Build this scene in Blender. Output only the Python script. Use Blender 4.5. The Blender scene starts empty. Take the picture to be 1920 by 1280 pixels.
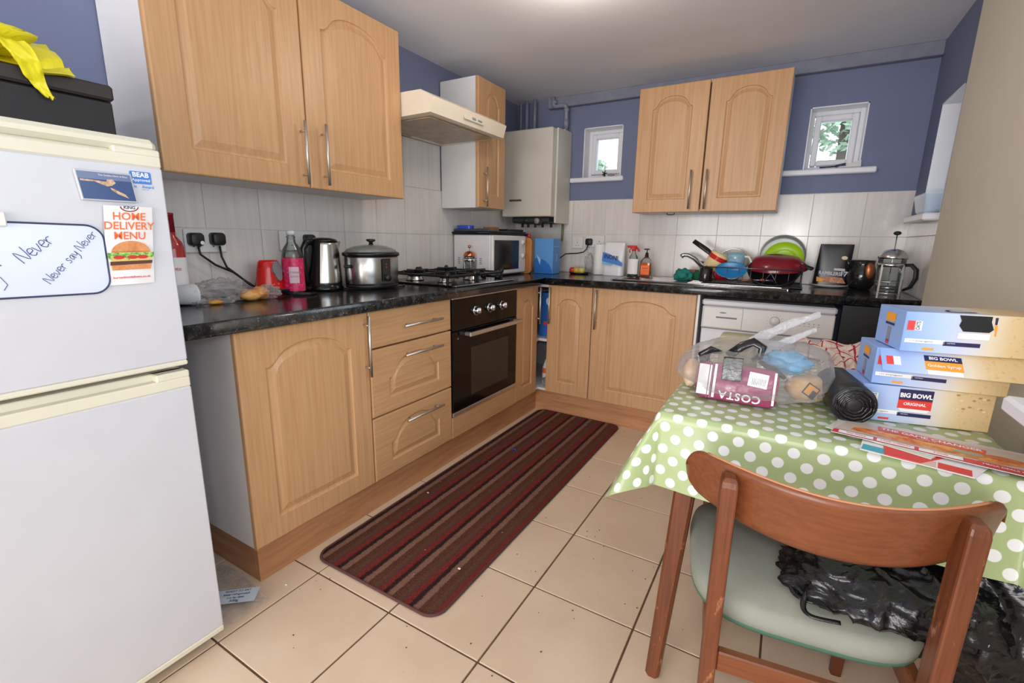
import bpy, math, random
from mathutils import Vector, Matrix, noise
random.seed(7)
C = bpy.context.scene.collection
PI = math.pi

# ---------------------------------------------------------------- camera, light, exposure
def make_camera():
    cam = bpy.data.cameras.new('camera'); o = bpy.data.objects.new('camera', cam); C.objects.link(o)
    cam.sensor_width = 36; cam.lens = 872.6 / 1920 * 36; cam.clip_start = .02; cam.clip_end = 200
    yaw, pitch, roll = .5296, -.2148, .0167
    fw = Vector((-math.sin(yaw)*math.cos(pitch), math.cos(yaw)*math.cos(pitch), math.sin(pitch)))
    r = Vector((math.cos(yaw), math.sin(yaw), 0)); u = r.cross(fw)
    r2 = r*math.cos(roll) + u*math.sin(roll); u2 = -r*math.sin(roll) + u*math.cos(roll)
    m = Matrix((r2, u2, -fw)).transposed().to_4x4()
    m.translation = Vector((1.921, -1.771, 1.141))
    o.matrix_world = m
    bpy.context.scene.camera = o
make_camera()

def area(name, loc, target, sx, sy, watts, col):
    l = bpy.data.lights.new(name, 'AREA'); l.shape = 'RECTANGLE'; l.size = sx; l.size_y = sy
    l.energy = watts; l.color = col
    o = bpy.data.objects.new(name, l); C.objects.link(o); o.location = loc
    d = Vector(target) - Vector(loc); o.rotation_euler = d.to_track_quat('-Z', 'Y').to_euler()
    return o
w = bpy.data.worlds.new('overcast_sky'); bpy.context.scene.world = w; w.use_nodes = True
bg = w.node_tree.nodes['Background']; bg.inputs[0].default_value = (.86, .93, 1.0, 1); bg.inputs[1].default_value = 3.2
# daylight entering by the big window on the right (the window itself is window_4, just out of frame)
area('daylight_side_window', (2.62, -1.35, 1.48), (1.0, -1.15, .9), 1.05, 1.0, 9, (.84, .92, 1.0))
# broad fill light added out of view behind the camera; then the photographer's flash
area('rear_fill_light', (1.25, -4.1, 1.1), (1.1, 0, .75), 2.3, 1.5, 88, (1.0, .985, .99))
area('camera_flash', (1.93, -1.86, 1.26), (1.25, .6, 1.0), .10, .06, 3.4, (1.0, .98, .96))
# ceiling lamp
pl = bpy.data.lights.new('ceiling_bulb', 'POINT'); pl.energy = 6.5; pl.color = (1.0, .87, .72); pl.shadow_soft_size = .07
po = bpy.data.objects.new('ceiling_bulb', pl); C.objects.link(po); po.location = (1.12, .03, 1.975)
vs = bpy.context.scene.view_settings
vs.view_transform = 'Standard'; vs.look = 'None'; vs.gamma = 1; vs.exposure = .10; vs.use_curve_mapping = False

# ---------------------------------------------------------------- materials
def lin(c):
    return tuple(((x/255)/12.92 if x/255 <= .04045 else ((x/255+.055)/1.055)**2.4) for x in c[:3]) + (1,)
MATS = {}
class NT:
    def __init__(s, name):
        s.m = bpy.data.materials.new(name); s.m.use_nodes = True; s.t = s.m.node_tree; s.n = s.t.nodes; s.b = s.n['Principled BSDF']
    def node(s, k, **kw):
        n = s.n.new(k)
        for a, v in kw.items():
            if a.startswith('i_'):
                key = a[2:]; key = int(key) if key.isdigit() else key.replace('_', ' ')
                n.inputs[key].default_value = v
            else: setattr(n, a, v)
        return n
    def link(s, a, b): s.t.links.new(a, b)
    def coords(s, kind='Object', scale=(1, 1, 1), rot=(0, 0, 0)):
        tc = s.node('ShaderNodeTexCoord'); mp = s.node('ShaderNodeMapping'); s.link(tc.outputs[kind], mp.inputs[0])
        mp.inputs['Scale'].default_value = scale; mp.inputs['Rotation'].default_value = rot
        return mp.outputs[0]
    def noise(s, vec, scale, detail=4, rough=.55):
        n = s.node('ShaderNodeTexNoise'); n.inputs['Scale'].default_value = scale; n.inputs['Detail'].default_value = detail
        n.inputs['Roughness'].default_value = rough; s.link(vec, n.inputs['Vector']); return n.outputs['Fac']
    def ramp(s, fac, stops, interp='LINEAR'):
        r = s.node('ShaderNodeValToRGB'); r.color_ramp.interpolation = interp
        e = r.color_ramp.elements
        while len(e) < len(stops): e.new(.5)
        for i, (p, c) in enumerate(stops): e[i].position = p; e[i].color = c if len(c) == 4 and isinstance(c, tuple) and max(c) <= 1 else lin(c)
        s.link(fac, r.inputs[0]); return r.outputs[0]
    def bump(s, h, strength=.2, dist=.002):
        b = s.node('ShaderNodeBump'); b.inputs['Strength'].default_value = strength; b.inputs['Distance'].default_value = dist
        s.link(h, b.inputs['Height']); s.link(b.outputs[0], s.b.inputs['Normal'])
    def math(s, op, a, b=None, c=None):
        n = s.node('ShaderNodeMath', operation=op)
        for i, v in enumerate((a, b, c)):
            if v is None: continue
            if isinstance(v, (int, float)): n.inputs[i].default_value = v
            else: s.link(v, n.inputs[i])
        return n.outputs[0]
    def mix(s, fac, a, b):
        n = s.node('ShaderNodeMix', data_type='RGBA')
        if isinstance(fac, (int, float)): n.inputs[0].default_value = fac
        else: s.link(fac, n.inputs[0])
        for k, v in ((6, a), (7, b)):
            if isinstance(v, tuple): n.inputs[k].default_value = v
            else: s.link(v, n.inputs[k])
        return n.outputs[2]
def plain(name, rgb=(200, 200, 200), rough=.5, metal=0, var=0, vscale=8, bump=0, bscale=200, coat=0, spec=None, trans=0, alpha=1, ior=None):
    if name in MATS: return MATS[name]
    t = NT(name); b = t.b
    b.inputs['Roughness'].default_value = rough; b.inputs['Metallic'].default_value = metal
    if spec is not None: b.inputs['Specular IOR Level'].default_value = spec
    if ior: b.inputs['IOR'].default_value = ior
    if coat: b.inputs['Coat Weight'].default_value = coat; b.inputs['Coat Roughness'].default_value = .08
    b.inputs['Transmission Weight'].default_value = trans; b.inputs['Alpha'].default_value = alpha
    c = lin(rgb)
    v = t.coords()
    f = t.noise(v, vscale, 3)
    k = var if var else .02
    d = tuple(x*(1-k) for x in c[:3]) + (1,); e = tuple(min(1, x*(1+k)) for x in c[:3]) + (1,)
    r = t.node('ShaderNodeValToRGB'); r.color_ramp.elements[0].color = d; r.color_ramp.elements[1].color = e
    r.color_ramp.elements[0].position = .3; r.color_ramp.elements[1].position = .7
    t.link(f, r.inputs[0]); t.link(r.outputs[0], b.inputs['Base Color'])
    if bump: t.bump(t.noise(v, bscale, 4), bump, .001)
    MATS[name] = t.m; return t.m
def wood(name, base, dark, scale=(26, 26, 1.6), rough=.42, fine=.5, coat=0, wear=None):
    t = NT(name); v = t.coords('Object', scale)
    f = t.noise(v, 1.6, 6, .6); f2 = t.noise(t.coords('Object', tuple(s*7 for s in scale)), 1.2, 3, .6)
    g = t.math('ADD', t.math('MULTIPLY', f, 1-fine*.5), t.math('MULTIPLY', f2, fine*.5))
    col = t.ramp(g, [(.36, lin(dark)), (.58, lin(base))])
    if wear:
        n = t.noise(t.coords('Object', (1, 1, .35)), 38, 4, .7)
        m = t.ramp(n, [(.60, (0., 0., 0., 1.)), (.68, (1., 1., 1., 1.))])
        col = t.mix(t.math('MULTIPLY', m, .6), col, lin(wear))
    t.link(col, t.b.inputs['Base Color']); t.b.inputs['Roughness'].default_value = rough
    if coat: t.b.inputs['Coat Weight'].default_value = coat; t.b.inputs['Coat Roughness'].default_value = .2
    t.bump(g, .08, .0008)
    MATS[name] = t.m; return t.m
oak = wood('oak_foil', (203, 160, 117), (190, 145, 102), scale=(60, 60, 2.2), rough=.40)
oak_h = wood('oak_foil_horizontal', (203, 160, 117), (190, 145, 102), scale=(60, 2.2, 60), rough=.40)
plinth_m = wood('plinth_wood', (196, 143, 102), (174, 120, 82), scale=(2.2, 2.2, 26), rough=.4)
teak = wood('teak_varnish', (124, 70, 38), (108, 57, 30), scale=(2.6, 70, 70), rough=.38, coat=.12)
teak_v = wood('teak_varnish_worn', (116, 62, 34), (92, 46, 24), scale=(70, 70, 3), rough=.42, coat=.1, wear=(196, 140, 98))
board_m = wood('chopping_board_wood', (196, 130, 66), (160, 96, 40), rough=.5)
white_panel = plain('white_melamine', (226, 225, 226), .45, var=.02)
cream_edge = plain('white_edging', (232, 230, 226), .4)
blue_wall = plain('blue_wall_paint', (114, 122, 152), .75, var=.04, vscale=3, bump=.25, bscale=140)
cream_wall = plain('cream_wall_paint', (212, 205, 188), .75, var=.03, vscale=2, bump=.3, bscale=110)
ceil_m = plain('ceiling_paint', (224, 225, 232), .85, var=.03, vscale=1.5, bump=.2, bscale=90)
beam_m = plain('blue_boxing_paint', (128, 132, 148), .8, var=.10, vscale=14)
grout_m = plain('floor_grout', (104, 80, 62), .9, var=.25, vscale=30)
wgrout_m = plain('wall_grout', (216, 211, 206), .8, var=.03)
chrome = plain('chrome', (220, 220, 222), .18, 1)
brushed = plain('brushed_steel', (206, 202, 198), .42, 1)
steel = plain('stainless_steel', (190, 188, 185), .24, 1, var=.06, vscale=30)
black_gloss = plain('black_gloss', (14, 14, 15), .12)
black_matt = plain('black_plastic', (24, 24, 26), .45)
black_enamel = plain('black_enamel', (20, 20, 22), .3)
white_enamel = plain('white_enamel', (226, 226, 232), .28)
white_plastic = plain('white_plastic', (226, 224, 222), .35)
cream_plastic = plain('cream_plastic', (222, 218, 198), .5)
upvc = plain('white_upvc', (232, 234, 240), .3)
paper_white = plain('white_paper', (238, 236, 236), .55)
navy_ink = plain('navy_ink', (42, 40, 84), .5)
red_ink = plain('red_ink', (222, 66, 58), .5)
orange_ink = plain('orange_ink', (236, 112, 52), .5)
amber_ink = plain('amber_ink', (240, 160, 48), .5)
black_ink = plain('black_ink', (34, 34, 48), .5)
grey_ink = plain('grey_ink', (140, 140, 150), .5)
white_ink = plain('white_ink', (244, 242, 240), .5)
blue_ink = plain('blue_ink', (66, 128, 210), .5)

def glass_mat(name, rgb, rough=.02, tint_alpha=.85, facing=.35, fres=.9):
    """thin clear sheet: mostly see-through, glossier and denser at grazing angles"""
    t = NT(name); t.n.remove(t.b)
    tr = t.node('ShaderNodeBsdfTransparent'); gl = t.node('ShaderNodeBsdfGlossy'); gl.inputs['Roughness'].default_value = rough
    df = t.node('ShaderNodeBsdfTranslucent'); d2 = t.node('ShaderNodeBsdfDiffuse')
    tr.inputs[0].default_value = lin(rgb); df.inputs[0].default_value = lin(rgb); d2.inputs[0].default_value = lin(rgb)
    lw = t.node('ShaderNodeLayerWeight'); lw.inputs['Blend'].default_value = .35
    mA = t.node('ShaderNodeMixShader'); t.link(df.outputs[0], mA.inputs[1]); t.link(d2.outputs[0], mA.inputs[2]); mA.inputs[0].default_value = .6
    m0 = t.node('ShaderNodeMixShader'); f0 = t.math('ADD', t.math('MULTIPLY', lw.outputs['Facing'], facing), 1-tint_alpha)
    t.link(f0, m0.inputs[0]); t.link(tr.outputs[0], m0.inputs[1]); t.link(mA.outputs[0], m0.inputs[2])
    m1 = t.node('ShaderNodeMixShader'); t.link(t.math('ADD', t.math('MULTIPLY', lw.outputs['Fresnel'], fres), .02), m1.inputs[0])
    t.link(m0.outputs[0], m1.inputs[1]); t.link(gl.outputs[0], m1.inputs[2])
    t.link(m1.outputs[0], t.n['Material Output'].inputs[0])
    MATS[name] = t.m; return t.m
clear_glass = glass_mat('clear_glass', (236, 242, 240), .02, .985, .12)
window_glass = glass_mat('window_glass', (244, 248, 250), .01, .99, .05)
clear_film = glass_mat('clear_film', (252, 252, 252), .12, .86, .45, .5)
bag_film = glass_mat('bag_film', (253, 253, 254), .10, .93, .40, .38)
handle_film = glass_mat('bunched_film', (252, 252, 254), .15, .5, .5, .4)
def add_film_bump(m, scale=40, s=.8):
    t = m.node_tree; tc = t.nodes.new('ShaderNodeTexCoord'); n = t.nodes.new('ShaderNodeTexNoise'); n.inputs['Scale'].default_value = scale
    n.inputs['Detail'].default_value = 5; n.inputs['Distortion'].default_value = 1.5
    b = t.nodes.new('ShaderNodeBump'); b.inputs['Strength'].default_value = s; b.inputs['Distance'].default_value = .01
    t.links.new(tc.outputs['Object'], n.inputs['Vector']); t.links.new(n.outputs['Fac'], b.inputs['Height'])
    for k in t.nodes:
        if k.type in ('BSDF_GLOSSY', 'BSDF_DIFFUSE', 'BSDF_TRANSLUCENT', 'BSDF_PRINCIPLED'): t.links.new(b.outputs[0], k.inputs['Normal'])
add_film_bump(clear_film, 45); add_film_bump(bag_film, 22, .9); add_film_bump(handle_film, 60, .8)

def worktop_mat():
    t = NT('worktop_laminate'); v = t.coords()
    n1 = t.noise(v, 38, 5, .7); n2 = t.noise(v, 160, 2, .5)
    c = t.ramp(n1, [(.42, lin((18, 18, 20))), (.60, lin((46, 48, 48))), (.72, lin((96, 96, 92)))])
    m = t.ramp(n2, [(.66, (0., 0., 0., 1.)), (.74, (1., 1., 1., 1.))])
    c = t.mix(t.math('MULTIPLY', m, .55), c, lin((150, 150, 146)))
    t.link(c, t.b.inputs['Base Color']); t.b.inputs['Roughness'].default_value = .16
    return t.m
worktop_m = worktop_mat()
def floor_tile_mat():
    t = NT('floor_tile_ceramic'); v = t.coords('Generated'); tc = t.node('ShaderNodeNewGeometry')
    n = t.noise(tc.outputs['Position'], 3.2, 4, .6); n2 = t.noise(tc.outputs['Position'], 90, 2, .6)
    c = t.ramp(n, [(.3, lin((214, 190, 164))), (.7, lin((226, 205, 180)))])
    m = t.ramp(n2, [(.72, (0., 0., 0., 1.)), (.78, (1., 1., 1., 1.))])
    c = t.mix(t.math('MULTIPLY', m, .35), c, lin((150, 118, 88)))
    oi = t.node('ShaderNodeObjectInfo')
    k = t.math('ADD', t.math('MULTIPLY', oi.outputs['Random'], .06), .0)
    c = t.mix(k, c, lin((170, 140, 110)))
    t.link(c, t.b.inputs['Base Color']); t.b.inputs['Roughness'].default_value = .38
    t.bump(n2, .04, .0005); return t.m
floor_tile_m = floor_tile_mat()
def wall_tile_mat():
    t = NT('wall_tile_glaze'); g = t.node('ShaderNodeNewGeometry'); mp = t.node('ShaderNodeMapping'); mp.inputs['Scale'].default_value = (30, 30, 1.5)
    t.link(g.outputs['Position'], mp.inputs[0]); n = t.noise(mp.outputs[0], 1.4, 4, .6)
    c = t.ramp(n, [(.35, lin((214, 209, 205))), (.68, lin((224, 220, 217)))])
    t.link(c, t.b.inputs['Base Color']); t.b.inputs['Roughness'].default_value = .17
    return t.m
wall_tile_m = wall_tile_mat()
def dots_mat():
    t = NT('dotted_oilcloth'); tc = t.node('ShaderNodeTexCoord'); sp = t.node('ShaderNodeSeparateXYZ'); t.link(tc.outputs['UV'], sp.inputs[0])
    L = .052
    def lat(off):
        ds = []
        for ax in (0, 1):
            q = t.math('ADD', sp.outputs[ax], off); q = t.math('DIVIDE', q, L); q = t.math('FRACT', t.math('ADD', q, 20)); q = t.math('SUBTRACT', q, .5)
            ds.append(t.math('MULTIPLY', q, q))
        return t.math('SQRT', t.math('ADD', ds[0], ds[1]))
    d = t.math('MINIMUM', lat(0), lat(L/2))
    m = t.ramp(d, [(.202, (1., 1., 1., 1.)), (.225, (0., 0., 0., 1.))])
    c = t.mix(m, lin((166, 182, 130)), lin((232, 233, 232)))
    g = t.node('ShaderNodeNewGeometry'); c = t.mix(t.math('MULTIPLY', g.outputs['Backfacing'], 1.0), c, lin((232, 230, 226)))
    t.link(c, t.b.inputs['Base Color']); t.b.inputs['Roughness'].default_value = .30
    t.bump(t.noise(t.coords(), 9, 3), .25, .01)
    return t.m
dots_m = dots_mat()
def rug_mat():
    t = NT('striped_rug_pile'); tc = t.node('ShaderNodeTexCoord'); sp = t.node('ShaderNodeSeparateXYZ'); t.link(tc.outputs['Object'], sp.inputs[0])
    n = t.noise(tc.outputs['Object'], 300, 3, .7); n0 = t.noise(tc.outputs['Object'], 60, 2, .6)
    x = t.math('ADD', sp.outputs[0], t.math('MULTIPLY', t.math('SUBTRACT', n0, .5), .012))
    q = t.math('FRACT', t.math('ADD', t.math('DIVIDE', x, .112), 10.30))
    st = [(0, (146, 118, 106)), (.15, (148, 120, 108)), (.20, (104, 74, 60)), (.40, (108, 78, 62)), (.46, (112, 84, 76)), (.62, (104, 74, 70)), (.69, (138, 62, 60)), (.80, (136, 58, 58)), (.85, (62, 48, 48)), (.95, (60, 46, 48)), (1.0, (144, 116, 104))]
    c = t.ramp(q, [(a, lin(b)) for a, b in st])
    dk = t.ramp(n, [(.35, lin((78, 62, 58))), (.62, lin((206, 186, 170)))])
    mm = t.node('ShaderNodeMix', data_type='RGBA', blend_type='SOFT_LIGHT'); mm.inputs[0].default_value = .75
    t.link(c, mm.inputs[6]); t.link(dk, mm.inputs[7])
    t.link(mm.outputs[2], t.b.inputs['Base Color']); t.b.inputs['Roughness'].default_value = .95; t.b.inputs['Specular IOR Level'].default_value = .1
    t.bump(n, .9, .006); return t.m
rug_m = rug_mat()
def towel_mat():
    t = NT('checked_towel_cotton'); tc = t.node('ShaderNodeTexCoord'); sp = t.node('ShaderNodeSeparateXYZ'); t.link(tc.outputs['UV'], sp.inputs[0])
    def lines(o, per, w):
        q = t.math('FRACT', t.math('DIVIDE', o, per)); return t.math('LESS_THAN', q, w)
    red = t.math('MAXIMUM', lines(sp.outputs[0], .055, .11), lines(sp.outputs[1], .055, .11))
    thin = t.math('MAXIMUM', lines(sp.outputs[0], .0183, .12), lines(sp.outputs[1], .0183, .12))
    c = t.mix(t.math('MULTIPLY', thin, .5), lin((226, 212, 200)), lin((200, 170, 158))); c = t.mix(red, c, lin((176, 40, 62)))
    t.link(c, t.b.inputs['Base Color']); t.b.inputs['Roughness'].default_value = .95; return t.m
towel_m = towel_mat()
def oats_mat():
    """flat print on the cereal boxes: sky blue fading to wheat"""
    t = NT('cereal_box_print'); tc = t.node('ShaderNodeTexCoord'); sp = t.node('ShaderNodeSeparateXYZ'); t.link(tc.outputs['Object'], sp.inputs[0])
    n = t.noise(tc.outputs['Object'], 22, 4); n2 = t.noise(tc.outputs['Object'], 120, 3)
    x = t.math('ADD', sp.outputs[0], t.math('MULTIPLY', t.math('SUBTRACT', n, .5), .02))
    c = t.ramp(t.math('DIVIDE', x, .24), [(0, lin((138, 172, 226))), (.28, lin((184, 204, 236))), (.50, lin((214, 214, 224))), (.64, lin((224, 210, 184))), (.75, lin((216, 190, 142))), (1, lin((206, 176, 126)))])
    k = t.ramp(n2, [(.58, (0., 0., 0., 1.)), (.66, (1., 1., 1., 1.))]); kk = t.math('MULTIPLY', k, t.math('GREATER_THAN', x, .175))
    c = t.mix(t.math('MULTIPLY', kk, .5), c, lin((188, 150, 96)))
    t.link(c, t.b.inputs['Base Color']); t.b.inputs['Roughness'].default_value = .4; return t.m
oats_m = oats_mat()
def food_mat(name, stops, scale=30):
    t = NT(name); v = t.coords(); n = t.noise(v, scale, 5, .65)
    t.link(t.ramp(n, [(p, lin(c)) for p, c in stops]), t.b.inputs['Base Color']); t.b.inputs['Roughness'].default_value = .35; return t.m
def crinkle(name, rgb, rough=.22, scale=24, s=1.0, spec=.6):
    t = NT(name); t.b.inputs['Base Color'].default_value = lin(rgb); t.b.inputs['Roughness'].default_value = rough; t.b.inputs['Specular IOR Level'].default_value = spec
    add_film_bump(t.m, scale, s); return t.m
black_bag_m = crinkle('black_bin_film', (16, 16, 18), .24, 14, .55)
yellow_bag_m = crinkle('yellow_bag_film', (232, 220, 30), .4, 18, .5)

# ---------------------------------------------------------------- mesh building
class MB:
    def __init__(s): s.v = []; s.f = []; s.m = []; s.sm = []; s.uv = None
    def add(s, vs, fs, mi=0, smooth=False, M=None):
        b = len(s.v)
        s.v += [tuple(M @ Vector(p)) if M is not None else tuple(p) for p in vs]
        for f in fs: s.f.append(tuple(b+i for i in f)); s.m.append(mi); s.sm.append(smooth)
        return s
    def box(s, x0, x1, y0, y1, z0, z1, bev=.0, mi=0, M=None):
        if bev <= 0:
            vs = [(x, y, z) for x in (x0, x1) for y in (y0, y1) for z in (z0, z1)]
            return s.add(vs, [(0, 1, 3, 2), (4, 6, 7, 5), (0, 4, 5, 1), (2, 3, 7, 6), (0, 2, 6, 4), (1, 5, 7, 3)], mi, False, M)
        bev = min(bev, abs(x1-x0)/2.01, abs(y1-y0)/2.01, abs(z1-z0)/2.01)
        vs = []; X = (x0, x1); Y = (y0, y1); Z = (z0, z1); sg = (1, -1)
        for i in (0, 1):
            for j in (0, 1):
                for k in (0, 1):
                    x, y, z = X[i], Y[j], Z[k]; dx, dy, dz = sg[i]*bev, sg[j]*bev, sg[k]*bev
                    vs += [(x, y+dy, z+dz), (x+dx, y, z+dz), (x+dx, y+dy, z)]
        def I(i, j, k, a): return (i*4+j*2+k)*3+a
        fs = []
        for i in (0, 1): fs.append([I(i, 0, 0, 0), I(i, 0, 1, 0), I(i, 1, 1, 0), I(i, 1, 0, 0)] if i == 0 else [I(i, 0, 0, 0), I(i, 1, 0, 0), I(i, 1, 1, 0), I(i, 0, 1, 0)])
        for j in (0, 1): fs.append([I(0, j, 0, 1), I(1, j, 0, 1), I(1, j, 1, 1), I(0, j, 1, 1)] if j == 0 else [I(0, j, 0, 1), I(0, j, 1, 1), I(1, j, 1, 1), I(1, j, 0, 1)])
        for k in (0, 1): fs.append([I(0, 0, k, 2), I(0, 1, k, 2), I(1, 1, k, 2), I(1, 0, k, 2)] if k == 0 else [I(0, 0, k, 2), I(1, 0, k, 2), I(1, 1, k, 2), I(0, 1, k, 2)])
        for j in (0, 1):
            for k in (0, 1): fs.append([I(0, j, k, 1), I(1, j, k, 1), I(1, j, k, 2), I(0, j, k, 2)])
        for i in (0, 1):
            for k in (0, 1): fs.append([I(i, 0, k, 0), I(i, 1, k, 0), I(i, 1, k, 2), I(i, 0, k, 2)])
        for i in (0, 1):
            for j in (0, 1): fs.append([I(i, j, 0, 0), I(i, j, 1, 0), I(i, j, 1, 1), I(i, j, 0, 1)])
        for i in (0, 1):
            for j in (0, 1):
                for k in (0, 1): fs.append([I(i, j, k, 0), I(i, j, k, 1), I(i, j, k, 2)])
        return s.add(vs, fs, mi, False, M)
    def rings(s, rings, mi=0, smooth=True, cap=True, closed=True, M=None):
        n = len(rings[0]); vs = [p for r in rings for p in r]; fs = []
        for a in range(len(rings)-1):
            for i in range(n if closed else n-1):
                j = (i+1) % n; fs.append((a*n+i, a*n+j, (a+1)*n+j, (a+1)*n+i))
        if cap and closed:
            fs.append(tuple(range(n-1, -1, -1))); fs.append(tuple((len(rings)-1)*n+i for i in range(n)))
        return s.add(vs, fs, mi, smooth, M)
    def lathe(s, prof, c=(0, 0, 0), n=24, mi=0, sx=1, sy=1, cap=True, M=None):
        rs = [[(c[0]+sx*r*math.cos(2*PI*i/n), c[1]+sy*r*math.sin(2*PI*i/n), c[2]+z) for i in range(n)] for r, z in prof]
        return s.rings(rs, mi, True, cap, True, M)
    def tube(s, pts, r, n=8, mi=0, cap=True, M=None, flat=1.0):
        P = [Vector(p) for p in pts]; R = r if isinstance(r, (list, tuple)) else [r]*len(P)
        rs = []; t0 = (P[1]-P[0]).normalized(); u = t0.orthogonal().normalized()
        for i, p in enumerate(P):
            t = ((P[min(i+1, len(P)-1)]-p).normalized() + (p-P[max(i-1, 0)]).normalized())
            t = t.normalized() if t.length > 1e-6 else t0
            u = (u - t*u.dot(t)); u = u.normalized() if u.length > 1e-6 else t.orthogonal().normalized(); v = t.cross(u)
            rs.append([tuple(p + (u*math.cos(2*PI*k/n) + v*math.sin(2*PI*k/n)*flat)*R[i]) for k in range(n)])
        return s.rings(rs, mi, True, cap, True, M)
    def cyl(s, a, b, r, r2=None, n=16, mi=0, M=None):
        return s.tube([a, b], [r, r if r2 is None else r2], n, mi, True, M)
    def grid(s, fn, nu, nv, mi=0, smooth=True, M=None, uvfn=None, wrap=False):
        vs = [fn(i/nu, j/nv) for i in range(nu+1) for j in range(nv+1)]; fs = []
        for i in range(nu):
            for j in range(nv): fs.append((i*(nv+1)+j, (i+1)*(nv+1)+j, (i+1)*(nv+1)+j+1, i*(nv+1)+j+1))
        if uvfn:
            s.uv = (s.uv or []) + [uvfn(i/nu, j/nv) for i in range(nu+1) for j in range(nv+1)]
        return s.add(vs, fs, mi, smooth, M)
    def prism(s, poly, z0, z1, mi=0, M=None, smooth=False):
        n = len(poly); vs = [(x, y, z0) for x, y in poly] + [(x, y, z1) for x, y in poly]
        fs = [tuple(range(n-1, -1, -1)), tuple(range(n, 2*n))] + [(i, (i+1) % n, n+(i+1) % n, n+i) for i in range(n)]
        return s.add(vs, fs, mi, smooth, M)
    def ell(s, c, r, nu=16, nv=10, mi=0, M=None, disp=0, f=3, seed=0):
        rs = []
        for j in range(nv+1):
            th = PI*(j+.02)/(nv+.04); ring = []
            for i in range(nu):
                ph = 2*PI*i/nu; d = Vector((math.sin(th)*math.cos(ph), math.sin(th)*math.sin(ph), -math.cos(th)))
                k = 1 + (disp*noise.noise(d*f+Vector((seed, seed*1.7, 3))) if disp else 0)
                ring.append((c[0]+r[0]*d.x*k, c[1]+r[1]*d.y*k, c[2]+r[2]*d.z*k))
            rs.append(ring)
        return s.rings(rs, mi, True, True, True, M)
def frame(o, x, y, z=None):
    x = Vector(x).normalized(); y = Vector(y).normalized(); z = x.cross(y) if z is None else Vector(z)
    m = Matrix((x, y, z)).transposed().to_4x4(); m.translation = Vector(o); return m
FX = lambda x, y, z: frame((x, y, z), (0, 1, 0), (0, 0, 1))        # picture plane facing +x: right = +y, up = +z
FY = lambda x, y, z: frame((x, y, z), (1, 0, 0), (0, 0, 1), (0, -1, 0))   # facing -y: right = +x, up = +z
MW = {}
def link(o): C.objects.link(o); return o
def to_mesh(name, mb, mats, inv=None):
    me = bpy.data.meshes.new(name)
    vs = [tuple(inv @ Vector(p)) for p in mb.v] if inv is not None else mb.v
    me.from_pydata(vs, [], mb.f)
    for m in (mats if isinstance(mats, (list, tuple)) else [mats]): me.materials.append(m)
    me.polygons.foreach_set('material_index', mb.m); me.polygons.foreach_set('use_smooth', mb.sm)
    if mb.uv:
        ul = me.uv_layers.new(name='UVMap')
        for l in me.loops: ul.data[l.index].uv = mb.uv[l.vertex_index]
    me.update(); return me
def thing(name, label, cat, loc=(0, 0, 0), rz=0, group=None):
    o = bpy.data.objects.new(name, None); o.empty_display_size = .05; link(o); o.location = loc; o.rotation_euler = (0, 0, rz)
    o['label'] = label; o['category'] = cat
    if group: o['group'] = group
    MW[o.name] = Matrix.Translation(Vector(loc)) @ Matrix.Rotation(rz, 4, 'Z'); return o
def part(name, mb, mats, parent=None, world=False, label=None):
    """a part; world=True means the mesh was laid out in room coordinates"""
    P = MW.get(parent.name, Matrix.Identity(4)) if parent else Matrix.Identity(4)
    me = to_mesh(name, mb, mats, P.inverted() if world else None)
    o = bpy.data.objects.new(name, me); link(o)
    if parent: o.parent = parent
    MW[o.name] = P
    if label: o['label'] = label
    return o
def solo(name, mb, mats, label, cat, group=None):
    """a thing that is one mesh, laid out in room coordinates; its origin goes to its base"""
    xs = [p[0] for p in mb.v]; ys = [p[1] for p in mb.v]; zs = [p[2] for p in mb.v]
    c = Vector(((min(xs)+max(xs))/2, (min(ys)+max(ys))/2, min(zs)))
    me = to_mesh(name, mb, mats, Matrix.Translation(-c)); o = bpy.data.objects.new(name, me); link(o); o.location = c
    o['label'] = label; o['category'] = cat; MW[o.name] = Matrix.Translation(c)
    if group: o['group'] = group
    return o
def struct(name, mb, mats, parent=None, label=None):
    o = part(name, mb, mats, parent, world=True)
    if not parent: o['kind'] = 'structure'
    if label: o['label'] = label
    return o
TXT = {}
def text_mb(mb, s, size, M, mi=0, align='CENTER', bold=0, sx=1, shear=0, gap=1):
    key = (s, align, bold, shear, gap)
    if key not in TXT:
        cu = bpy.data.curves.new('lettering', 'FONT'); cu.body = s; cu.size = 1; cu.align_x = align; cu.align_y = 'CENTER'; cu.offset = bold; cu.shear = shear
        cu.space_character = gap; cu.resolution_u = 3; cu.fill_mode = 'FRONT'
        o = bpy.data.objects.new('lettering', cu); me = bpy.data.meshes.new_from_object(o)
        TXT[key] = ([tuple(v.co) for v in me.vertices], [tuple(p.vertices) for p in me.polygons]); bpy.data.objects.remove(o)
    vs, fs = TXT[key]
    return mb.add([(x*size*sx, y*size, .0) for x, y, z in vs], fs, mi, False, M)
def shift(M, x, y, z=.0006, rot=0): return M @ Matrix.Translation((x, y, z)) @ Matrix.Rotation(rot, 4, 'Z')
def rect(mb, M, x, y, w, h, mi=0, z=.0004, rot=0):
    m = shift(M, x, y, z, rot); return mb.add([(-w/2, -h/2, 0), (w/2, -h/2, 0), (w/2, h/2, 0), (-w/2, h/2, 0)], [(0, 1, 2, 3)], mi, False, m)
def poly(mb, M, pts, mi=0, z=.0004): return mb.add([(x, y, z) for x, y in pts], [tuple(range(len(pts)))], mi, False, M)
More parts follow.
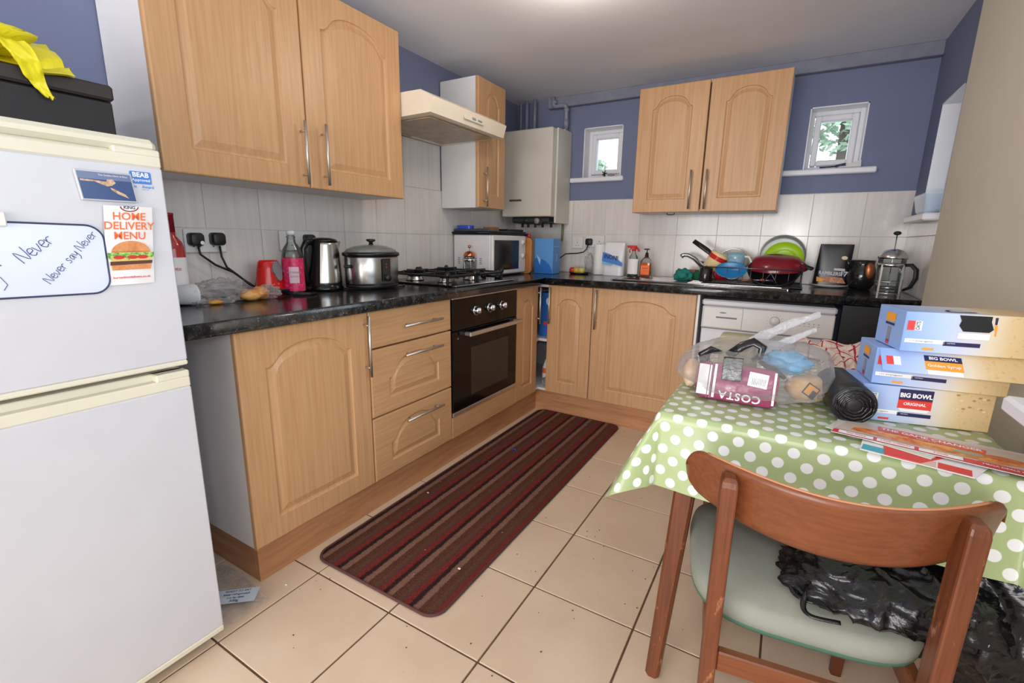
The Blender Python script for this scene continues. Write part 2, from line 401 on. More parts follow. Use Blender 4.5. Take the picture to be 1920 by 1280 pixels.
def oval(mb, M, x, y, rx, ry, mi=0, z=.0004, n=20, a0=0, a1=2*PI):
    return poly(mb, M, [(x+rx*math.cos(a0+(a1-a0)*i/n), y+ry*math.sin(a0+(a1-a0)*i/n)) for i in range(n+(0 if a1-a0 > 6.2 else 1))], mi, z)
def rrect(w, h, r, n=5):
    out = []
    for cx, cy, a in ((w/2-r, h/2-r, 0), (-w/2+r, h/2-r, PI/2), (-w/2+r, -h/2+r, PI), (w/2-r, -h/2+r, 1.5*PI)):
        out += [(cx+r*math.cos(a+PI/2*i/n), cy+r*math.sin(a+PI/2*i/n)) for i in range(n+1)]
    return out
def crumple(mb, c, r, nu=40, nv=26, amp=.22, f=2.2, seed=0, mi=0, squash=None, M=None):
    """bunched film: an ellipsoid with sharp folds"""
    def fn(a, b):
        th = PI*(b*.998+.001); ph = 2*PI*a
        d = Vector((math.sin(th)*math.cos(ph), math.sin(th)*math.sin(ph), -math.cos(th)))
        q = d*f + Vector((seed*3.1, seed, -seed*2))
        k = 1 + amp*(noise.noise(q)*1.2) - amp*.9*(1-abs(noise.noise(q*2.1+Vector((9, 1, 4))))*2.6)*.35 + amp*.25*noise.noise(q*5)
        p = Vector((c[0]+r[0]*d.x*k, c[1]+r[1]*d.y*k, c[2]+r[2]*d.z*k))
        if squash is not None and p.z < squash: p.z = squash
        return tuple(p)
    return mb.grid(fn, nu, nv, mi, True, M)

# ================================================================ THE ROOM
XW, XN, YB, YF, ZC = 2.45, 2.42, 1.535, -4.4, 2.136
def wall_with_holes(a0, a1, z0, z1, holes, put):
    """rectangles of wall round the window openings; put(a0,a1,z0,z1)"""
    hs = sorted(holes); cur = a0
    for (h0, h1, k0, k1) in hs:
        put(cur, h0, z0, z1); put(h0, h1, z0, k0); put(h0, h1, k1, z1); cur = h1
    put(cur, a1, z0, z1)
# floor slab, tiles
mb = MB().box(-.15, 2.7, YF-.15, YB+.15, -.12, -.0035)
floor = struct('floor', mb, grout_m)
P0 = .3362; tiles = {}
def clip_tiles(x_lines, y_lines, limits, parent, z=0):
    for i in range(len(x_lines)-1):
        for j in range(len(y_lines)-1):
            xa, xb = max(x_lines[i], limits[0]), min(x_lines[i+1], limits[1]); ya, yb = max(y_lines[j], limits[2]), min(y_lines[j+1], limits[3])
            if xb-xa < .03 or yb-ya < .03: continue
            w, h = round(xb-xa-.006, 4), round(yb-ya-.006, 4)
            if (w, h) not in tiles:
                tiles[(w, h)] = to_mesh('floor_tile', MB().box(-w/2, w/2, -h/2, h/2, -.009, 0, .0012), floor_tile_m)
            o = bpy.data.objects.new('floor_tile', tiles[(w, h)]); link(o); o.parent = parent
            o.location = ((xa+xb)/2, (ya+yb)/2, z + random.uniform(-.0004, .0004)); o.rotation_euler = (random.uniform(-.001, .001), random.uniform(-.001, .001), 0)
clip_tiles([.6394-2*P0+P0*i for i in range(9)], [-1.2261-P0*4+P0*j for j in range(13)], (0, XN, -2.6, YB), floor)
struct('ceiling', MB().box(-.15, 2.7, YF-.15, YB+.15, ZC, ZC+.1), ceil_m)
wall_left = struct('wall_left', MB().box(-.15, 0, YF, YB, 0, ZC), blue_wall)
struct('wall_front', MB().box(-.15, 2.7, YF-.15, YF, 0, ZC), cream_wall)
W1 = (.553, .836, 1.585, 1.92); W2 = (1.918, 2.187, 1.562, 1.897); W3 = (.95, 1.30, 1.285, 1.80); W4 = (-1.95, -.62, .87, 2.0)
mb = MB(); wall_with_holes(-.15, XW+.25, 0, ZC, [W1, W2], lambda a, b, c, d: mb.box(a, b, YB, YB+.2, c, d)); wall_back = struct('wall_back', mb, blue_wall)
mb = MB(); wall_with_holes(.79, YB, 0, ZC, [W3], lambda a, b, c, d: mb.box(XW, XW+.25, a, b, c, d)); wall_right = struct('wall_right', mb, blue_wall)
mb = MB(); wall_with_holes(YF, .79, 0, ZC, [W4], lambda a, b, c, d: mb.box(XN, XW+.25, a, b, c, d)); wall_near = struct('wall_right_near', mb, cream_wall)
struct('trim_1', MB().box(.28, XW, YB-.05, YB, 2.068, ZC, .004), beam_m)
# wall tiles, each its own piece
wt = {}
def wall_tiles(parent, a_lines, z_lines, kind):
    for i in range(len(a_lines)-1):
        for j in range(len(z_lines)-1):
            w, h = round(a_lines[i+1]-a_lines[i]-.0025, 4), round(z_lines[j+1]-z_lines[j]-.0025, 4)
            key = (w, h, kind)
            if key not in wt:
                b = MB()
                if kind == 'L': b.box(0, .0032, -w/2, w/2, -h/2, h/2, .0006)
                elif kind == 'B': b.box(-w/2, w/2, -.0032, 0, -h/2, h/2, .0006)
                else: b.box(-.0032, 0, -w/2, w/2, -h/2, h/2, .0006)
                wt[key] = to_mesh('wall_tile', b, wall_tile_m)
            o = bpy.data.objects.new('wall_tile', wt[key]); link(o); o.parent = parent
            ca, cz = (a_lines[i]+a_lines[i+1])/2, (z_lines[j]+z_lines[j+1])/2; k = random.uniform(0, .0006)
            o.location = {'L': (.0015+k, ca, cz), 'B': (ca, YB-.0015-k, cz), 'R': (XW-.0015-k, ca, cz)}[kind]
            o.rotation_euler = (random.uniform(-.002, .002) if kind == 'B' else 0, random.uniform(-.002, .002) if kind != 'B' else 0, random.uniform(-.002, .002))
ly = [-1.22] + [.06+.215*k for k in range(-5, 7)] + [YB]; ly = sorted(set(round(y, 3) for y in ly))
wall_tiles(wall_left, ly, [.912, 1.165, 1.427], 'L')
wall_tiles(wall_left, [-.155, .06, .275, .49, .598], [1.427, 1.689], 'L')
bx = [.0] + [.25*k-.005 for k in range(1, 10)] + [XW]
wall_tiles(wall_back, bx, [.912, 1.19, 1.428], 'B')
wall_tiles(wall_right, [.80, 1.04, 1.29, 1.533], [.912, 1.19, 1.262], 'R')
gr = MB().box(0, .0015, -1.22, YB, .90, 1.43).box(0, .0015, -.155, .598, 1.43, 1.690); part('grout', gr, wgrout_m, wall_left, True)
part('grout', MB().box(0, XW, YB-.0015, YB, .90, 1.431), wgrout_m, wall_back, True)
part('grout', MB().box(XW-.0015, XW, .79, YB, .90, 1.265), wgrout_m, wall_right, True)

# windows
def window(n, M, w, h, sill, casement=True, side=0):
    """M: frame whose origin is the lower left corner of the opening in the wall face, z axis into the room"""
    t = bpy.data.objects.new('window_%d' % n, None); link(t); t['kind'] = 'structure'; MW[t.name] = Matrix.Identity(4); t.empty_display_size = .05
    D = -.10
    b = MB()
    for (x0, x1, y0, y1) in ((0, .028, 0, h), (w-.028, w, 0, h), (.028, w-.028, 0, .028), (.028, w-.028, h-.028, h)): b.box(x0, x1, y0, y1, D-.05, D+.0, .003, M=M)
    part('window_frame', b, upvc, t, True)
    b = MB(); g = .030; q = .062
    for (x0, x1, y0, y1) in ((g, q, g, h-g), (w-q, w-g, g, h-g), (q, w-q, g, q), (q, w-q, h-q, h-g)): b.box(x0, x1, y0, y1, D-.04, D+.012, .005, M=M)
    if w > .8:
        b.box(w/2-.03, w/2+.03, q, h-q, D-.04, D+.012, .005, M=M)
    part('sash', b, upvc, t, True)
    part('pane', MB().box(q-.002, w-q+.002, q-.002, h-q+.002, D-.022, D-.018, M=M), window_glass, t, True)
    b = MB()
    e = .006
    b.box(0, e, 0, h, D, .001, M=M).box(w-e, w, 0, h, D, .001, M=M).box(0, w, h-e, h, D, .001, M=M)
    part('reveal_lining', b, upvc, t, True)
    part('window_sill', MB().box(sill[0], sill[1], -.032, 0, D, sill[2], .006, M=M), upvc, t, True)
    return t
window(1, frame((W1[0], YB, W1[2]), (1, 0, 0), (0, 0, 1), (0, -1, 0)), W1[1]-W1[0], W1[3]-W1[2], (-.085, .31, .035))
window(2, frame((W2[0], YB, W2[2]), (1, 0, 0), (0, 0, 1), (0, -1, 0)), W2[1]-W2[0], W2[3]-W2[2], (-.10, .345, .035))
window(3, frame((XW, W3[1], W3[2]), (0, -1, 0), (0, 0, 1), (-1, 0, 0)), W3[1]-W3[0], W3[3]-W3[2], (-.03, .38, .06))
window(4, frame((XN, W4[1], W4[2]), (0, -1, 0), (0, 0, 1), (-1, 0, 0)), W4[1]-W4[0], W4[3]-W4[2], (-.05, 1.36, .12))

# kickboards
bl = struct('baseboard_left', MB().box(.498, .516, -1.02, .975, 0, .148, .001).box(.02, .498, -1.02, -1.004, 0, .148, .001), plinth_m)
struct('baseboard_back', MB().box(.516, 1.53, .965, .983, 0, .148, .001), plinth_m)

# ================================================================ KITCHEN UNITS
FXX, YD = .56, .921    # plane of the left door fronts, plane of the back door fronts
def door_mesh(w, h, t=.019, arched=True, mside=.085, mtop=.06, mbot=.075, rise=.065, raised=True):
    nb, ns, nt = 6, 6, 28; b = MB()
    def outline(kind, d, n):
        pts = []
        if kind == 'rect':
            x0, x1, y0, y1 = d, w-d, d, h-d
            top = lambda k: (x1+(x0-x1)*k, y1)
            s1 = y1
        else:
            x0, x1, y0 = mside+d, w-mside-d, mbot+d; s1 = h-mtop-rise-d; hw = w/2-mside
            def top(k):
                x = x1+(x0-x1)*k; q = min(1, abs(x-w/2)/hw)
                sm = min(1, (1-q)/.38); return (x, s1+rise*(1-q**2.3)*(sm*sm*(3-2*sm))) if arched else (x, s1)
        pts += [(x0+(x1-x0)*i/nb, y0) for i in range(nb)]
        pts += [(x1, y0+(s1-y0)*i/ns) for i in range(ns)]
        pts += [top(i/nt) for i in range(nt)]
        pts += [(x0, s1+(y0-s1)*i/ns) for i in range(ns)]
        return [(x, y, n) for x, y in pts]
    R = [outline('rect', 0, 0), outline('rect', 0, t-.005), outline('rect', .0015, t-.0015), outline('rect', .005, t)]
    if raised:
        R += [outline('o', 0, t), outline('o', .003, t-.005), outline('o', .008, t-.007), outline('o', .012, t-.007), outline('o', .030, t-.0015), outline('o', .033, t-.0005)]
    b.rings(R, 0, False, True); return b
def bar_handle(L, vertical=True):
    b = MB(); a = L/2; s = L/2-.035
    if vertical:
        b.cyl((0, -a, .030), (0, a, .030), .0055, n=12); b.cyl((0, -s, 0), (0, -s, .030), .004, n=10).cyl((0, s, 0), (0, s, .030), .004, n=10)
    else:
        b.cyl((-a, 0, .030), (a, 0, .030), .0055, n=12); b.cyl((-s, 0, 0), (-s, 0, .030), .004, n=10).cyl((s, 0, 0), (s, 0, .030), .004, n=10)
    return b
def xf(mb, M):
    mb.v = [tuple(M @ Vector(p)) for p in mb.v]; return mb
def add_door(t, F, u0, u1, z0, z1, plane, handle=None, hv=True, name='door', label=None, **kw):
    """F: 'X' faces +x with u=y, 'Y' faces -y with u=x; handle=(u, zmid, length)"""
    g = .0015
    M = FX(plane-.019, u0+g, z0+g) if F == 'X' else FY(u0+g, plane+.019, z0+g)
    hor = kw.pop('hor', 0)
    d = part(name, xf(door_mesh(u1-u0-2*g, z1-z0-2*g, **kw), M), oak_h if hor else oak, t, True, label)
    if handle:
        u, z, L = handle
        M = FX(plane, u, z) if F == 'X' else FY(u, plane, z)
        part('handle', xf(bar_handle(L, hv), M), brushed, d, True)
    return d
def carcass(t, x0, x1, y0, y1, z0, z1, open_to, mat=white_panel, shelf=None):
    k = .016; b = MB()
    b.box(x0, x1, y0, y1, z0, z0+k).box(x0, x1, y0, y1, z1-k, z1)
    if open_to == 'X':
        b.box(x0, x1, y0, y0+k, z0+k, z1-k).box(x0, x1, y1-k, y1, z0+k, z1-k).box(x0, x0+.006, y0+k, y1-k, z0+k, z1-k)
    else:
        b.box(x0, x0+k, y0, y1, z0+k, z1-k).box(x1-k, x1, y0, y1, z0+k, z1-k).box(x0+k, x1-k, y1-.006, y1, z0+k, z1-k)
    part('carcass', b, mat, t, True)

ZW0, ZW1 = 1.327, 2.045
t = thing('wall_cabinet', 'large wall cabinet with two arched oak doors above the kettle', 'cabinet', (.14, -.53, ZW0), group=None)
carcass(t, .004, .264, -1.040, -.028, ZW0, ZW1, 'X')
add_door(t, 'X', -1.042, -.540, ZW0-.004, ZW1, .285, (-.568, 1.447, .225), rise=.075)
add_door(t, 'X', -.538, -.026, ZW0-.004, ZW1, .285, (-.475, 1.452, .225), rise=.075)
t = thing('wall_cabinet', 'narrow wall cabinet with one oak door and white side, beside the hood', 'cabinet', (.14, .75, ZW0))
carcass(t, .009, .264, .602, .898, ZW0, ZW1, 'X')
add_door(t, 'X', .600, .900, ZW0, ZW1, .285, (.655, 1.447, .225), mside=.075)
t = thing('wall_cabinet', 'wall cabinet with two arched oak doors between the two small back windows', 'cabinet', (1.42, 1.4, ZW0))
carcass(t, 1.021, 1.82, 1.269, 1.526, 1.322, 2.044, 'Y')
add_door(t, 'Y', 1.017, 1.418, 1.320, 2.041, 1.249, (1.360, 1.447, .22))
add_door(t, 'Y', 1.421, 1.822, 1.320, 2.041, 1.249, (1.447, 1.445, .22))
hk = solo('hook', MB().tube([(1.225, 1.30, 1.320), (1.226, 1.30, 1.312), (1.232, 1.30, 1.309), (1.262, 1.30, 1.309), (1.268, 1.30, 1.312), (1.269, 1.30, 1.320)], .003, 8), plain('purple_plastic', (70, 40, 80), .5),
     'dark purple hook fixed under the back wall cabinet', 'hook')

t = thing('base_cabinet', 'base cabinet with one wide arched oak door at the near end, beside the drawers', 'cabinet', (.3, -.79, .15))
carcass(t, .02, .540, -1.042, -.538, .15, .868, 'X')
add_door(t, 'X', -1.044, -.539, .150, .866, FXX, (-.560, .735, .235))
t = thing('drawer_unit', 'three drawer oak unit between the wide door cabinet and the oven', 'drawers', (.3, -.28, .15))
carcass(t, .02, .540, -.536, -.028, .15, .868, 'X')
for z0, z1, r, hz in ((.714, .866, False, .787), (.430, .711, True, .662), (.150, .427, True, .372)):
    add_door(t, 'X', -.537, -.026, z0, z1, FXX, (-.245, hz, .245), False, 'drawer', raised=r, hor=1, mside=.095, mtop=.045, mbot=.060, rise=.085)
# corner unit: L-shaped, the two narrow doors stand slightly apart
t = thing('corner_cabinet', 'corner base cabinet with two narrow oak doors slightly open, contents showing between', 'cabinet', (.3, 1.2, .15))
b = MB(); k = .016
b.box(.02, .54, .602, 1.52, .15, .15+k).box(.54, .91, .941, 1.52, .15, .15+k)
b.box(.02, .54, .602, .602+k, .166, .868).box(.91-k, .91, .941, 1.52, .166, .868).box(.02, .036, .618, 1.52, .166, .868).box(.036, .894, 1.504, 1.52, .166, .868)
b.box(.036, .54, .618, 1.504, .846, .862).box(.54, .894, .95, 1.504, .846, .862)
part('carcass', b, white_panel, t, True)
part('shelf', MB().box(.036, .535, .62, 1.504, .485, .503).box(.535, .894, .955, 1.504, .485, .503), white_plastic, t, True)
add_door(t, 'X', .602, .880, .150, .866, FXX, (.850, .735, .235), mside=.068, rise=.045, mtop=.08)
add_door(t, 'Y', .606, .908, .150, .866, YD, (.632, .735, .235), mside=.070, rise=.045, mtop=.08)
t = thing('sink_cabinet', 'wide arched oak door base cabinet below the sink, beside the washing machine', 'cabinet', (1.2, 1.2, .15))
carcass(t, .912, 1.520, .941, 1.52, .15, .868, 'Y')
add_door(t, 'Y', .911, 1.510, .150, .866, YD, (.940, .735, .24), mside=.10, rise=.065)
part('end_panel', MB().box(1.512, 1.524, .925, .942, .15, .866), cream_edge, t, True)
solo('dark_void_sheet', MB().box(2.165, 2.44, .955, .975, 0.0, .862, .002), plain('dark_void_black', (22, 24, 30), .35), 'black sheet standing in for the dark void under the worktop, right of the washing machine', 'panel')  # black sheet added for the shade in the void under the worktop

# worktop: one continuous L with a cut-out for the sink bowl
WT = .91; WX, WY = .597, .885
b = MB()
SB = (1.02, 1.34, 1.10, 1.42)
for (x0, x1, y0, y1) in ((0.008, WX-.01, -1.195, 1.526), (WX-.01, SB[0], WY+.01, 1.526), (SB[0], SB[1], WY+.01, SB[2]), (SB[0], SB[1], SB[3], 1.526), (SB[1], 2.442, WY+.01, 1.526)):
    b.box(x0, x1, y0, y1, WT-.040, WT)
def edge(p, q, n):   # rounded postformed front edge from p to q bulging along n
    P, Q, N = Vector(p), Vector(q), Vector(n); rs = []
    for i in range(13):
        a = PI/2 - PI*i/12
        for_z = .020*max(-1, min(1, math.sin(a)*1.25)); off = .012*max(0, math.cos(a))**.6
        rs.append((off, for_z))
    prof = [(0, .02)] + rs + [(0, -.02)]
    ringP = [tuple(P + N*o + Vector((0, 0, z-.02))) for o, z in prof]; ringQ = [tuple(Q + N*o + Vector((0, 0, z-.02))) for o, z in prof]
    b.rings([ringP, ringQ], 0, True, True)
edge((WX-.01, -1.195, WT), (WX-.01, WY+.01, WT), (1, 0, 0)); edge((WX-.01, WY+.01, WT), (2.442, WY+.01, WT), (0, -1, 0))
solo('worktop', b, worktop_m, 'L-shaped glossy black speckled kitchen worktop along both walls', 'worktop')

# built-in oven
oven_black = plain('oven_black_glass', (12, 11, 11), .10, spec=.22)
t = thing('oven', 'built-in black electric oven with three knobs under the hob', 'oven', (.3, .285, .15))
part('oven_body', MB().box(.03, .545, .004, .575, .27, .85), black_matt, t, True)
cp = part('control_panel', MB().box(.545, .563, -.022, .598, .702, .856, .002), oven_black, t, True)
for y in (.175, .305, .430):
    kb = MB().cyl((.563, y, .785), (.568, y, .785), .026, n=20).cyl((.568, y, .785), (.590, y, .785), .019, .016, n=20).box(.590, .593, y-.002, y+.002, .775, .8)
    part('knob', kb, chrome, cp, True)
part('top_trim', MB().box(.54, .566, -.022, .598, .857, .8665, .002), brushed, t, True, 'brushed steel trim strip')
dr = part('oven_door', MB().box(.545, .565, -.022, .598, .290, .699, .003), oven_black, t, True)
part('oven_window', MB().box(.565, .5665, .13, .500, .345, .60, .001), plain('oven_glass', (52, 42, 36), .12, spec=.3), dr, True, 'brown tinted glass window')
part('handle', MB().box(.598, .610, .065, .590, .668, .690, .004).box(.565, .60, .075, .095, .670, .688, .002).box(.565, .60, .555, .575, .670, .688, .002), brushed, dr, True)
pr = MB(); text_mb(pr, 'o', .022, FX(.5655, .02, .665), 0); part('emblem', pr, grey_ink, dr, True)
part('bottom_trim', MB().box(.54, .567, -.022, .598, .266, .287, .002), brushed, t, True)
part('filler_panel', MB().box(.541, FXX, -.024, .600, .150, .262, .003), oak_h, t, True, 'oak strip under the oven door')

# hob
t = thing('gas_hob', 'black glass gas hob with four burners and steel edge', 'hob', (.3, .31, WT))
part('glass_top', MB().box(.055, .525, .035, .600, WT+.001, WT+.009, .003), black_gloss, t, True)
part('steel_edge', MB().box(.525, .545, .035, .600, WT+.001, WT+.0085, .003), steel, t, True)
for (x, y, r) in ((.17, .16, .040), (.17, .44, .030), (.38, .16, .030), (.385, .40, .044)):
    bn = part('burner', MB().lathe([(r*1.25, 0), (r*1.25, .006), (r, .012), (r, .020), (r*.9, .022)], (x, y, WT+.009), 24), steel, t, True)
    part('burner_cap', MB().lathe([(r*.95, .022), (r*.95, .027), (r*.8, .031), (0.001, .032)], (x, y, WT+.009), 24), black_enamel, bn, True)
for (y0, y1) in ((.045, .295), (.305, .560)):
    b = MB(); z = WT+.054
    for x in (.07, .275, .475): b.box(x, x+.014, y0, y1, z-.014, z, .003)
    for y in (y0, y1-.012): b.box(.07, .487, y, y+.012, z-.010, z, .003)
    for cx in (.17, .38):
        for (dx, dy) in ((1, 0), (-1, 0), (0, 1), (0, -1)):
            cy = (y0+y1)/2
            b.box(cx+dx*.03-(.035 if dx else .005), cx+dx*.03+(.035 if dx else .005)+.0, cy+dy*.055-(.045 if dy else .005), cy+dy*.055+(.045 if dy else .005), z-.010, z+.012, .003)
    for x in (.07, .475):
        for y in (y0, y1-.012): b.box(x, x+.012, y, y+.012, WT+.009, z-.01, .002); b.ell((x+.006, y+.006, z+.002), (.014, .014, .016), 10, 6)
    part('pan_support', b, black_enamel, t, True)
for i, y in enumerate((.575, .575, .575, .575)):
    part('hob_knob', MB().lathe([(.017, 0), (.017, .010), (.013, .022), (.001, .023)], (.14+.10*i, y, WT+.009), 16), black_matt, t, True)

# cooker hood
t = thing('cooker_hood', 'cream white visor cooker hood between the wall cabinets', 'hood', (.25, .29, 1.69))
b = MB(); prof = [(.009, 1.69), (.009, 1.80), (.40, 1.795), (.475, 1.757), (.455, 1.695)]
Mh = frame((0, -.022, 0), (1, 0, 0), (0, 0, 1), (0, -1, 0))
shell = MB().prism([(x, z) for x, z in prof], -.622, 0, M=Mh)
hd = part('hood_body', shell, plain('hood_enamel', (236, 226, 206), .35), t, True)
part('grease_filter', MB().box(.06, .41, .03, .55, 1.6865, 1.6905).box(.03, .05, .02, .30, 1.684, 1.6905), food_mat('greasy_filter', [(.3, (150, 128, 96)), (.7, (186, 168, 140))], 12), hd, True)
Ms = frame((.4665, .30, 1.728), (0, 1, 0), (-.31, 0, .95)); pn = MB().box(-.085, .085, -.014, .014, .0, .0025, .001, M=Ms)
sw = part('switch_panel', pn, cream_plastic, hd, True)
part('slide_switch', MB().box(-.02, .01, -.006, .006, .0025, .006, .001, M=Ms), grey_ink, sw, True); part('rating_strip', MB().box(.03, .065, -.005, .005, .0025, .005, .001, M=Ms), grey_ink, sw, True)

# boiler
t = thing('boiler', 'cream white gas boiler with dark underside fittings on the back wall', 'boiler', (.27, 1.38, 1.25))
bm = plain('boiler_enamel', (216, 212, 200), .4)
part('casing', MB().box(.06, .452, 1.232, 1.40, 1.305, 1.885, .006).box(.0605, .463, 1.40, 1.526, 1.262, 1.90, .004).box(.448, .4635, 1.30, 1.52, 1.262, 1.89, .002), bm, t, True)
part('badge', MB().box(.122, .222, 1.229, 1.232, 1.411, 1.424, .001), plain('brown_badge', (92, 76, 66), .5), t, True)
b = MB()
b.box(.12, .42, 1.27, 1.50, 1.262, 1.304, .01).cyl((.34, 1.25, 1.275), (.34, 1.29, 1.275), .028, n=18).cyl((.24, 1.26, 1.28), (.24, 1.30, 1.28), .015)
for x in (.14, .19, .25, .31, .38): b.cyl((x, 1.40, 1.262), (x, 1.40, 1.235), .010, n=10)
part('pipework', b, plain('dark_fittings', (58, 62, 60), .5, .3), t, True)
part('dial', MB().cyl((.34, 1.243, 1.275), (.34, 1.250, 1.275), .020, n=18), plain('grey_dial', (150, 146, 142), .4), t, True)
part('gas_pipe', MB().cyl((.43, 1.49, 1.262), (.43, 1.49, 1.14), .008, n=10), plain('green_brass', (120, 124, 96), .5), t, True)
pm = plain('painted_pipe', (136, 140, 160), .5)
for x, lab in ((.075, 'thin grey-blue pipe above the boiler, nearest the narrow cabinet'), (.125, 'grey-blue boiler pipe standing second from the left corner'), (.19, 'grey-blue boiler pipe standing third from the left corner')):
    solo('pipe', MB().cyl((x, 1.46, 1.903), (x, 1.46, ZC-.001), .011 if x > .08 else .008, n=12), pm, lab, 'pipe', 'pipes above the boiler')
b = MB(); b.tube([(.437, 1.47, 1.903), (.437, 1.47, 2.045), (.430, 1.47, 2.065), (.41, 1.47, 2.072), (.35, 1.47, 2.072), (.335, 1.47, 2.082), (.33, 1.47, 2.134)], .015, 12)
b.cyl((.437, 1.47, 1.93), (.437, 1.47, 1.975), .019).cyl((.437, 1.47, 2.03), (.437, 1.47, 2.05), .019).cyl((.34, 1.47, 2.09), (.34, 1.47, 2.11), .022)
solo('pipe', b, pm, 'thick jointed grey-blue pipe bending from boiler top into the ceiling', 'pipe', 'pipes above the boiler')

# ceiling lamp just above the frame
t = thing('ceiling_lamp', 'round white ceiling light just above the picture', 'lamp', (1.12, .03, 2.0))
part('base', MB().lathe([(.07, .136), (.07, .115), (.05, .11)], (0, 0, 0), 24), white_plastic, t)
lm = bpy.data.materials.new('lamp_glass'); lm.use_nodes = True; lb = lm.node_tree.nodes['Principled BSDF']; lb.inputs['Emission Color'].default_value = (1, .86, .66, 1); lb.inputs['Emission Strength'].default_value = 9
part('globe', MB().ell((0, 0, .085), (.055, .055, .03), 20, 10), lm, t)

# washing machine
t = thing('washing_machine', 'white front loading washing machine under the worktop', 'appliance', (1.84, 1.2, 0))
part('cabinet_body', MB().box(1.54, 2.144, .955, 1.50, .02, .81, .006), white_enamel, t, True)
part('lid', MB().box(1.535, 2.148, .938, 1.505, .812, .845, .008), white_enamel, t, True)
part('control_panel', MB().box(1.54, 2.144, .938, .955, .690, .809, .004), white_plastic, t, True)
d = part('detergent_drawer', MB().box(1.546, 1.742, .933, .940, .694, .806, .004), white_plastic, t, True)
part('drawer_grip', MB().box(1.612, 1.715, .9305, .934, .748, .756, .001), plain('grey_slot', (120, 122, 128), .5), d, True)
M = FY(1.645, .9325, .778); b = MB(); oval(b, M, 0, 0, .018, .004, 0, .0006, 16); part('emblem', b, grey_ink, d, True)
part('programme_dial', MB().cyl((1.89, .938, .757), (1.89, .915, .757), .024, .021, n=24).box(1.888, 1.892, .912, .915, .760, .778), white_plastic, t, True)
b = MB()
for i in range(14):
    a = PI*2*i/14; rect(b, FY(1.89, .9378, .757), .034*math.cos(a), .034*math.sin(a), .005, .0015, 0, .0008)
for i in range(5): rect(b, FY(2.0, .9378, .745), .02*i, 0, .010, .002, 0, .0008)
for i in range(5): oval(b, FY(2.0, .9378, .757), .02*i, 0, .003, .003, 0, .0008, 8)
part('panel_marks', b, grey_ink, t, True)
M = FY(1.84, .955, .43)
part('door_ring', MB().lathe([(.165, 0), (.165, .018), (.15, .03), (.115, .026), (.112, .0)], (0, 0, 0), 36, cap=False, M=M), white_plastic, t, True)
part('door_glass', MB().lathe([(.113, .012), (.09, .004), (.05, -.01), (.001, -.014)], (0, 0, 0), 28, cap=False, M=M), plain('dark_drum_glass', (40, 44, 50), .06), t, True)
part('service_cover', MB().box(1.56, 1.70, .951, .956, .06, .16, .002).box(1.54, 2.144, .952, .9555, .683, .688), grey_ink, t, True)
part('foot', MB().box(1.56, 2.12, .98, 1.48, 0, .02), black_matt, t, True)

# ---------------------------------------------------------------- sink, tap, drainer
t = thing('sink', 'stainless steel inset sink and drainer in the back worktop', 'sink', (1.45, 1.2, WT))
b = MB(); z = WT+.0005; e = .006
SX0, SX1, SY0, SY1 = .985, 1.93, 1.02, 1.475
for (x0, x1, y0, y1) in ((SX0, SB[0]+.004, SY0, SY1), (SB[0]+.004, SB[1]-.004, SY0, SB[2]+.004), (SB[0]+.004, SB[1]-.004, SB[3]-.004, SY1), (SB[1]-.004, SX1, SY0, SY1)): b.box(x0, x1, y0, y1, z, z+.003)
b.tube([(SX0+.01, SY0, z+.002), (SX1-.01, SY0, z+.002), (SX1, SY0+.01, z+.002), (SX1, SY1-.01, z+.002), (SX1-.01, SY1, z+.002), (SX0+.01, SY1, z+.002), (SX0, SY1-.01, z+.002), (SX0, SY0+.01, z+.002), (SX0+.01, SY0, z+.002)], .005, 8)
part('rim', b, steel, t, True)
def ringrect(x0, x1, y0, y1, r, z, n=6):
    return [((x0+x1)/2+px, (y0+y1)/2+py, z) for px, py in rrect(x1-x0, y1-y0, r, n)]
b = MB(); k = .003
b.rings([ringrect(SB[0]+k, SB[1]-k, SB[2]+k, SB[3]-k, .04, z+.003), ringrect(SB[0]+k+.004, SB[1]-k-.004, SB[2]+k+.004, SB[3]-k-.004, .045, z-.01),
         ringrect(SB[0]+.02, SB[1]-.02, SB[2]+.02, SB[3]-.02, .05, z-.15), ringrect(SB[0]+.05, SB[1]-.05, SB[2]+.05, SB[3]-.05, .05, z-.165)], 0, True, False)
b.add([p for p in ringrect(SB[0]+.05, SB[1]-.05, SB[2]+.05, SB[3]-.05, .05, z-.165)], [tuple(range(28))])
part('bowl', b, steel, t, True)
b = MB()
for i in range(8): b.box(1.42, 1.90, 1.10+.04*i, 1.106+.04*i, z+.002, z+.0055, .001)
part('drainer_ribs', b, steel, t, True)
t = thing('tap', 'chrome mixer tap with long angled spout and top lever at the sink', 'tap', (1.50, 1.42, WT))
b = MB(); b.lathe([(.026, .004), (.026, .012), (.019, .018), (.019, .075), (.022, .08), (.020, .105), (.001, .108)], (1.475, 1.425, WT), 20)
part('tap_body', b, chrome, t, True)
part('spout', MB().tube([(1.472, 1.42, .950), (1.44, 1.40, 1.005), (1.40, 1.385, 1.045), (1.36, 1.37, 1.066), (1.335, 1.365, 1.066), (1.322, 1.36, 1.055)], [.016, .015, .014, .013, .013, .016], 12), chrome, t, True)
part('lever', MB().tube([(1.475, 1.425, 1.018), (1.44, 1.41, 1.026), (1.405, 1.39, 1.027)], [.010, .006, .005], 10), chrome, t, True)
b = MB(); crumple(b, (1.36, 1.27, .945), (.055, .045, .04), 36, 22, .35, 2.4, 3, squash=WT+.004)
solo('dish_cloth', b, plain('teal_cloth', (28, 120, 112), .9, var=.15, vscale=40, bump=.5), 'crumpled teal dish cloth at the edge of the sink', 'cloth')
b = MB(); crumple(b, (1.44, 1.31, .945), (.035, .03, .032), 30, 18, .25, 2.4, 8, squash=WT+.005)
